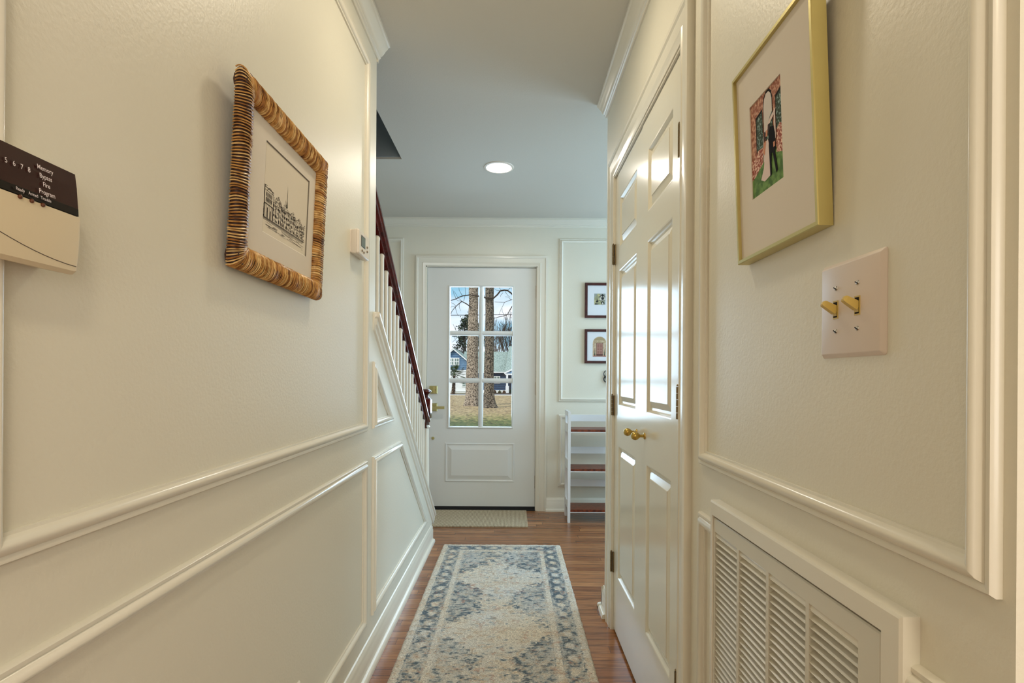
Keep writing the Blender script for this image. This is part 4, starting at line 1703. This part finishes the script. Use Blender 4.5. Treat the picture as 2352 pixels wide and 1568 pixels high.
def px_branch(mb, pts, Y, w0, w1, dy=0.0):
    n = len(pts)
    P_ = [at(x, y, Y) + Vector((0, dy * i / max(1, n - 1), 0)) for i, (x, y) in enumerate(pts)]
    # subdivide
    Q, Rr = [], []
    for i in range(n - 1):
        for k in range(3):
            t = k / 3
            Q.append(P_[i].lerp(P_[i + 1], t))
            Rr.append((w0 + (w1 - w0) * (i + t) / (n - 1)) * Y / FPX / 2)
    Q.append(P_[-1])
    Rr.append(w1 * Y / FPX / 2)
    mb.tube(Q, Rr, 6)


def grow(mb, p, d, L, r, depth, rg, spread=.5, n=4, up=.15, minr=.008):
    pts = [p]
    rr = [r]
    for k in range(n):
        d = (d + Vector((rg.uniform(-1, 1), rg.uniform(-1, 1), rg.uniform(-.6, 1) * .6 + up)) * .16).normalized()
        p = p + d * L / n
        pts.append(p)
        rr.append(max(minr, r * (1 - .5 * (k + 1) / n)))
    mb.tube(pts, rr, 5 if r > .04 else 3, 0, False)
    if depth <= 0:
        return
    for _ in range(rg.choice((2, 3, 3))):
        k = rg.randint(1, n)
        ax = Vector((rg.uniform(-1, 1), rg.uniform(-1, 1), rg.uniform(-.2, .6))).normalized()
        dd = (d + ax * spread * rg.uniform(.8, 1.6)).normalized()
        grow(mb, pts[k], dd, L * rg.uniform(.6, .82), max(minr, rr[k] * .68), depth - 1, rg, spread, n, up, minr)


YA = 36.0
tA = thing('bare_tree', 'thick mottled tree trunk on the lawn, seen in the left column of door panes', 'tree', at(1084, 932, YA), 'trees on the front lawn')
trunk_mesh('trunk', [(934, 1064, 1104), (915, 1068, 1102), (890, 1070, 1100), (860, 1071, 1098), (800, 1073, 1098), (700, 1077, 1098), (650, 1077, 1098)], YA, 15, 1, bark, tA)
mb = MB()
px_branch(mb, [(1101, 680), (1090, 679), (1080, 677), (1064, 679), (1055, 682), (1046, 687), (1034, 690)], YA - .45, 3.4, 1.6)
px_branch(mb, [(1083, 706), (1072, 698), (1061, 692), (1052, 699), (1046, 705), (1040, 712), (1034, 722)], YA - .4, 3.0, .8)
for pl in ([(1061, 692), (1051, 682), (1043, 668)], [(1065, 691), (1069, 676), (1068, 655)], [(1062, 679), (1055, 667), (1053, 655)], [(1047, 703), (1043, 698), (1034, 694)], [(1046, 705), (1048, 716), (1053, 726)],
           [(1055, 697), (1055, 706), (1058, 714)], [(1061, 692), (1051, 690), (1045, 684)], [(1046, 705), (1038, 704), (1032, 708)], [(1042, 709), (1037, 716), (1036, 722)], [(1048, 686), (1043, 676), (1040, 664)]):
    px_branch(mb, pl, YA - .4, 1.1, .6)
mb.build('branch', twig, tA)
YB = 33.9
tB = thing('bare_tree', 'darker tree trunk on the lawn, seen in the right column of door panes', 'tree', at(1124, 936, YB), 'trees on the front lawn')
trunk_mesh('trunk', [(938, 1103, 1143), (925, 1108, 1138), (900, 1112, 1135), (860, 1112, 1134), (780, 1114, 1134), (700, 1115, 1134), (650, 1115, 1134)], YB, 14, 5, bark_d, tB)
mb = MB()
px_branch(mb, [(1111, 682), (1116, 684), (1133, 685), (1142, 677), (1149, 668), (1158, 666), (1166, 667), (1174, 673), (1184, 683)], YB - .4, 3.8, 3.6)
px_branch(mb, [(1184, 701), (1177, 702), (1171, 712), (1166, 722), (1159, 725), (1148, 727), (1134, 731)], YB - .5, 2.6, 1.3)
px_branch(mb, [(1184, 686), (1172, 689), (1159, 694), (1136, 693)], YB - .5, 1.6, .8)
for pl in ([(1150, 668), (1140, 666), (1134, 662)], [(1152, 667), (1146, 660), (1140, 655)], [(1166, 666), (1174, 660), (1182, 656)], [(1159, 694), (1151, 710), (1146, 722)], [(1159, 725), (1154, 716), (1153, 708)],
           [(1155, 672), (1150, 678), (1149, 682)], [(1160, 669), (1166, 678), (1172, 682)], [(1174, 689), (1168, 682), (1160, 681)], [(1114, 682), (1111, 676), (1107, 670)]):
    px_branch(mb, pl, YB - .45, 1.0, .6)
mb.build('branch', twig, tB)
mb = MB()
px_branch(mb, [(1100, 940), (1130, 939), (1160, 938), (1186, 937)], YB + .2, 2, 1)
# third tree: just its trunk leaning at the right edge of the glass
YC = 30
tC = thing('bare_tree', 'dark tree trunk cut by the right edge of the door glass', 'tree', at(1183, 940, YC), 'trees on the front lawn')
trunk_mesh('trunk', [(944, 1177.5, 1200), (900, 1180, 1196), (800, 1181, 1194), (700, 1180, 1192), (650, 1174, 1190)], YC, 12, 9, bark_d, tC)

# palm in front of the far house
YP = 61.5
pm = thing('palm_tree', 'small palm tree with green fan leaves before the far blue house', 'palm tree', at(1041, 907, YP))
mb = MB()
base_p = at(1041, 907, YP)
base_p.z = GZ - .02
topp = at(1043.5, 862, YP)
rings = []
for i in range(26):
    t = i / 25
    c = base_p.lerp(topp, t)
    r = (.24 - .10 * t) * (1.12 if i % 2 else .92)
    rings.append([(c.x + r * math.cos(2 * math.pi * j / 10 + i), c.y + r * math.sin(2 * math.pi * j / 10 + i), c.z) for j in range(10)])
mb.rings(rings)
mb.build('trunk', mat('palm_bark', srgb(120, 100, 80), .9, var=(8, srgb(50, 38, 30), .4, .6)), pm)
palm_m = mat('palm_green', srgb(84, 104, 52), .6, var=(3, srgb(36, 54, 28), .4, .6))
rg = random.Random(5)
mb = MB()
for k in range(44):
    az = rg.uniform(0, 2 * math.pi)
    el = rg.uniform(-.75, 1.35)
    stem_l = rg.uniform(.55, 1.05)
    d = Vector((math.cos(az) * math.cos(el), math.sin(az) * math.cos(el), math.sin(el)))
    c0 = topp + Vector((0, 0, .1))
    c1 = c0 + d * stem_l + Vector((0, 0, -.10))
    mb.tube([c0, c0.lerp(c1, .5) + Vector((0, 0, .05)), c1], .018, 3)
    side = d.cross(Vector((0, 0, 1))).normalized()
    nrm = side.cross(d).normalized()
    for j in range(-7, 8):
        a = j / 7 * 1.25
        f = (d * math.cos(a) + side * math.sin(a))
        L_ = rg.uniform(.5, .8)
        e1 = c1 + f * L_ + Vector((0, 0, -.14 - .1 * abs(a)))
        w_ = side * .03 + nrm * .01
        mid = c1.lerp(e1, .5)
        mb.poly([c1, mid + w_, e1, mid - w_])
mb.build('fan_leaves', palm_m, pm, recalc=False)

# house across the road
YH = 66.0
hs = thing('house', 'blue and white house with grey green roofs across the road', 'house', (at(1100, 900, YH).x, YH, GZ))
siding = stripe_mat('blue_lap_siding', srgb(70, 104, 142), srgb(112, 148, 178), 1.2, 'Z', .7)
siding_d = stripe_mat('navy_lap_siding', srgb(30, 52, 82), srgb(50, 80, 114), 1.2, 'Z', .7)
roof_m = mat('grey_green_shingles', srgb(164, 180, 174), .9, var=(9, srgb(116, 134, 128), .44, .60))
hwhite = mat('house_white_trim', srgb(240, 242, 242), .6)
hglass = mat('house_window_glass', srgb(120, 140, 132), .1)
X_ = lambda px: at(px, 860, YH).x
Z_ = lambda py: at(1100, py, YH).z
# left gabled wing
gx0, gx1 = X_(1006), X_(1077)
gxm = X_(1042)
ev = Z_(833)
pk = Z_(805)
mb = MB()
mb.prism([(gx0, YH, GZ), (gx1, YH, GZ), (gx1, YH, Z_(850)), (gx0, YH, Z_(850))], (0, 8, 0))
mb.build('white_wall', hwhite, hs)
mb = MB()
mb.prism([(gx0, YH - .05, Z_(850)), (gx1, YH - .05, Z_(850)), (gx1, YH - .05, ev), (gxm, YH - .05, pk), (gx0, YH - .05, ev)], (0, 8, 0))
mb.build('blue_gable', siding, hs)
mb = MB()
for sx, ex in ((gx0 - .3, gxm), (gx1 + .3, gxm)):
    ez = ev - .18
    mb.prism([(sx, YH - .35, ez), (ex, YH - .35, pk + .12), (ex, YH - .35, pk + .28), (sx, YH - .35, ez + .16)], (0, 9, 0))
mb.build('gable_roof', roof_m, hs)
mb = MB()
for sx, ex in ((gx0 - .32, gxm), (gx1 + .32, gxm)):
    ez = ev - .20
    mb.prism([(sx, YH - .40, ez - .05), (ex, YH - .40, pk + .05), (ex, YH - .40, pk + .22), (sx, YH - .40, ez + .10)], (0, .06, 0))
mb.build('rake_board', hwhite, hs)
for za, zb in ((853, 849.5), (899, 897)):
    mb = MB()
    mb.box((gx0, YH - .08, Z_(za)), (gx1, YH - .02, Z_(zb)))
    mb.build('belt_board', hwhite, hs)


def house_window(x0, x1, z0, z1, y, nx_=2, ny_=2, parent=hs):
    mb = MB()
    mb.box((x0, y, z0), (x1, y + .05, z1))
    w = mb.build('window', hwhite, parent)
    mb = MB()
    t = .09
    dx_ = (x1 - x0 - t) / nx_
    dz_ = (z1 - z0 - t) / ny_
    for i in range(nx_):
        for j in range(ny_):
            mb.box((x0 + t + i * dx_, y - .01, z0 + t + j * dz_), (x0 + i * dx_ + dx_, y - .002, z0 + j * dz_ + dz_))
    mb.build('pane', hglass, w)
    return w


house_window(X_(1032), X_(1043), Z_(839), Z_(822), YH - .12, 2, 2)
house_window(X_(1043.2), X_(1055), Z_(839), Z_(822), YH - .12, 2, 2)
house_window(X_(1061), X_(1071), Z_(888), Z_(877), YH - .08, 1, 2)
# main part
mx0, mx1 = X_(1077), X_(1260)
mb = MB()
mb.prism([(mx0, YH + 1.0, GZ), (mx1, YH + 1.0, GZ), (mx1, YH + 1.0, Z_(855)), (mx0, YH + 1.0, Z_(855))], (0, 8, 0))
mb.build('navy_wall', siding_d, hs)
mb = MB()
ry = YH + .6
rx0 = X_(1058)
mb.prism([(rx0, ry, Z_(854)), (rx0, ry + 4.5, at(1100, 807, ry + 4.5).z), (rx0, ry + 9, Z_(854)), (rx0, ry + 9, Z_(854) - .1), (rx0, ry, Z_(854) - .1)], (mx1 - rx0, 0, 0))
mb.build('main_roof', roof_m, hs)
mb = MB()
mb.box((mx0, ry - .08, Z_(855.8)), (X_(1163), ry, Z_(853.2)))
mb.tube([(X_(1161), ry - .1, Z_(856)), (X_(1164.5), ry - .1, Z_(860)), (X_(1164.5), ry - .1, GZ + .2)], .07, 6)
mb.build('gutter', hwhite, hs)
# right projecting gable
qy = YH - 1.2
Xq = lambda px: at(px, 860, qy).x
Zq = lambda py: at(1150, py, qy).z
mb = MB()
pkx = Xq(1230)
mb.prism([(Xq(1160), qy, Zq(857)), (pkx, qy, Zq(822)), (pkx, qy + 6.5, at(1230, 790, qy + 6.5).z), (Xq(1168), qy + 6.5, at(1150, 797, qy + 6.5).z)], (0, 0, .12))
mb.build('porch_roof', roof_m, hs)
mb = MB()
mb.prism([(Xq(1158), qy - .05, Zq(858.5)), (pkx, qy - .05, Zq(824)), (pkx, qy - .05, Zq(820.5)), (Xq(1158), qy - .05, Zq(855))], (0, .08, 0))
mb.box((Xq(1160), qy - .02, Zq(861)), (pkx, qy + .1, Zq(857.5)))
mb.box((Xq(1162.5), qy, GZ), (Xq(1167), qy + .25, Zq(858)))
mb.box((Xq(1161.5), qy - .05, GZ), (Xq(1169), qy + .35, Zq(886)))
mb.build('porch_post', hwhite, hs)
mb = MB()
mb.prism([(Xq(1162), qy + .05, Zq(857.5)), (pkx, qy + .05, Zq(857.5)), (pkx, qy + .05, Zq(826))], (0, .1, 0))
mb.build('porch_gable', siding, hs)
mb = MB()
mb.box((X_(1170), YH + .90, Z_(895)), (X_(1200), YH + .98, Z_(862)))
mb.build('porch_shade_wall', mat('dark_entry', srgb(34, 46, 70), .5), hs)  # darker blue piece of wall behind the porch post
house_window(X_(1133), X_(1148.5), Z_(880), Z_(863), YH + .90, 2, 2)
# low white footing
mb = MB()
mb.box((mx0, YH + .85, GZ), (X_(1163), YH + .98, Z_(896)))
mb.build('footing', hwhite, hs)

# shrubs and mulch bed before the house
for k, (px, w_, h_, col) in enumerate(((1136, 9, 7, (120, 88, 62)), (1147.5, 8, 6, (104, 96, 60)), (1158, 8, 6, (128, 92, 70)), (1173, 8, 10, (44, 62, 40)))):
    rg = random.Random(20 + k)
    c = at(px, 903, YH - 2.2)
    mb = MB()
    for i in range(420):
        a, e_ = rg.uniform(0, 6.28), rg.uniform(0, 1.57)
        rr = rg.uniform(.6, 1.0)
        p = Vector((c.x + w_ * .027 * rr * math.cos(a) * math.cos(e_), c.y + .4 * math.sin(a) * math.cos(e_) * rr, GZ + h_ * .05 * rr * math.sin(e_) + .02))
        v = Vector((rg.uniform(-1, 1), rg.uniform(-1, 1), rg.uniform(-.2, 1))) * .10
        s_ = v.orthogonal().normalized() * .04
        mb.poly([p - s_, p + v, p + s_])
    for i in range(6):
        mb.tube([(c.x, c.y, GZ), (c.x + rg.uniform(-.15, .15), c.y + rg.uniform(-.15, .15), GZ + h_ * .035)], .012, 3)
    tag(mb.build('shrub', mat('shrub_leaves', srgb(*col), .8, var=(6, srgb(*(int(q * .6) for q in col)), .4, .6)), recalc=False),
        ('reddish brown low shrub left of the far porch window base', 'olive shrub between two brown shrubs by the far house', 'brown shrub against the far porch post', 'dark green shrub right of the far porch post')[k], 'shrub', 'foundation shrubs')
mb = MB()
mb.box((at(1133, 908, YH - 2.6).x, YH - 3.0, GZ - .1), (at(1200, 908, YH - 2.6).x, YH - 1.0, GZ + .04))
struct(mb.build('mulch_bed', mulch))

# magnolia behind the left wing
mg = thing('evergreen_tree', 'dark leafed evergreen tree rising behind the far blue gable', 'tree', (at(1062, 800, 80).x, 80, GZ))
c = at(1066, 778, 80)
mb = MB()
mb.tube([(c.x, 80, GZ), (c.x + .1, 80, c.z - 1), (c.x, 80, c.z + 2.6)], [.3, .22, .06], 7)
rg = random.Random(4)
for k in range(24):
    mb.tube([(c.x, 80, c.z - 2 + rg.uniform(0, 3.6)), (c.x + rg.uniform(-2, 2), 80 + rg.uniform(-1.5, 1.5), c.z + rg.uniform(-1.5, 2.4))], [.05, .02], 4)
mb.build('trunk', twig, mg)
mb = MB()
cl = []
for k in range(60):
    zz_ = rg.uniform(-2.4, 3.3)
    wd = 2.5 * (1 - max(0, zz_) / 4.2) * (1 - max(0, -zz_ - 1.2) / 3)
    cl.append(Vector((c.x + .7 + rg.uniform(-wd, wd), 80 + rg.uniform(-1.6, 1.6), c.z + zz_)))
for q_ in cl:
    for i in range(70):
        p = q_ + Vector((rg.gauss(0, .24), rg.gauss(0, .24), rg.gauss(0, .20)))
        v = Vector((rg.uniform(-1, 1), rg.uniform(-1, 1), rg.uniform(-.4, 1))).normalized() * .26
        s_ = v.orthogonal().normalized() * .09
        mb.poly([p, p + v * .5 + s_, p + v, p + v * .5 - s_])
mb.build('leaves', mat('magnolia_leaf', srgb(38, 48, 32), .5, var=(2, srgb(86, 100, 62), .5, .68)), mg, recalc=False)

# bare trees behind the house
for k, (px, Yt, h0, rad, lab, sd) in enumerate(((1166, 90, 4.6, .18, 'tall bare branching tree behind the far roof at right', 33), (1147, 94, 4.2, .14, 'slender bare tree behind the far main roof ridge', 41),
                                                (1187, 104, 4.2, .17, 'bare tree partly cut by the right edge of the glass behind the roof', 52), (1036, 92, 3.0, .08, 'thin bare tree at the left edge of the glass behind the gable', 61))):
    rg = random.Random(sd)
    bt = thing('bare_tree', lab, 'tree', (at(px, 800, Yt).x, Yt, GZ), 'bare trees behind the far house')
    p0 = Vector((at(px, 800, Yt).x, Yt, GZ))
    mb = MB()
    mb.tube([p0, p0 + Vector((.05, 0, h0 * .6)), p0 + Vector((0, 0, h0))], [rad * 1.5, rad * 1.1, rad], 7)
    mb.build('trunk', twig, bt)
    mb = MB()
    for _ in range(6 if k < 3 else 3):
        a = rg.uniform(0, 6.28)
        d = Vector((math.cos(a) * .42, math.sin(a) * .42, 1)).normalized()
        grow(mb, p0 + Vector((0, 0, h0 - rg.uniform(0, 1.2))), d, rg.uniform(3.0, 4.2) * (1 if k < 3 else .45), rad * .75, 4, rg, .5, 4, .35, .019)
    mb.build('branches', twig if k != 1 else twig_far, bt, recalc=False)

# overhead line carried by two utility poles (both outside the glass)
pl = thing('power_line', 'thin dark overhead utility wire crossing the sky outside', 'power line', at(1200, 905, 50))
mb = MB()
pts = []
for k in range(31):
    px = 800 + 800 * k / 30
    pts.append(at(px, 723.5 - (px - 1100) * .018, 50) + Vector((0, 0, .25 * (2 * k / 30 - 1) ** 2)))
mb.tube(pts, .028, 5)
mb.build('wire', M['black'], pl)
for p in (pts[0], pts[-1]):
    mb = MB()
    mb.tube([(p.x, p.y + .16, GZ - .01), (p.x, p.y + .16, p.z + .6)], [.16, .12], 10)
    mb.box((p.x - .9, p.y + .02, p.z - .12), (p.x + .9, p.y + .14, p.z - .02))
    mb.build('utility_pole', bark_d, pl)
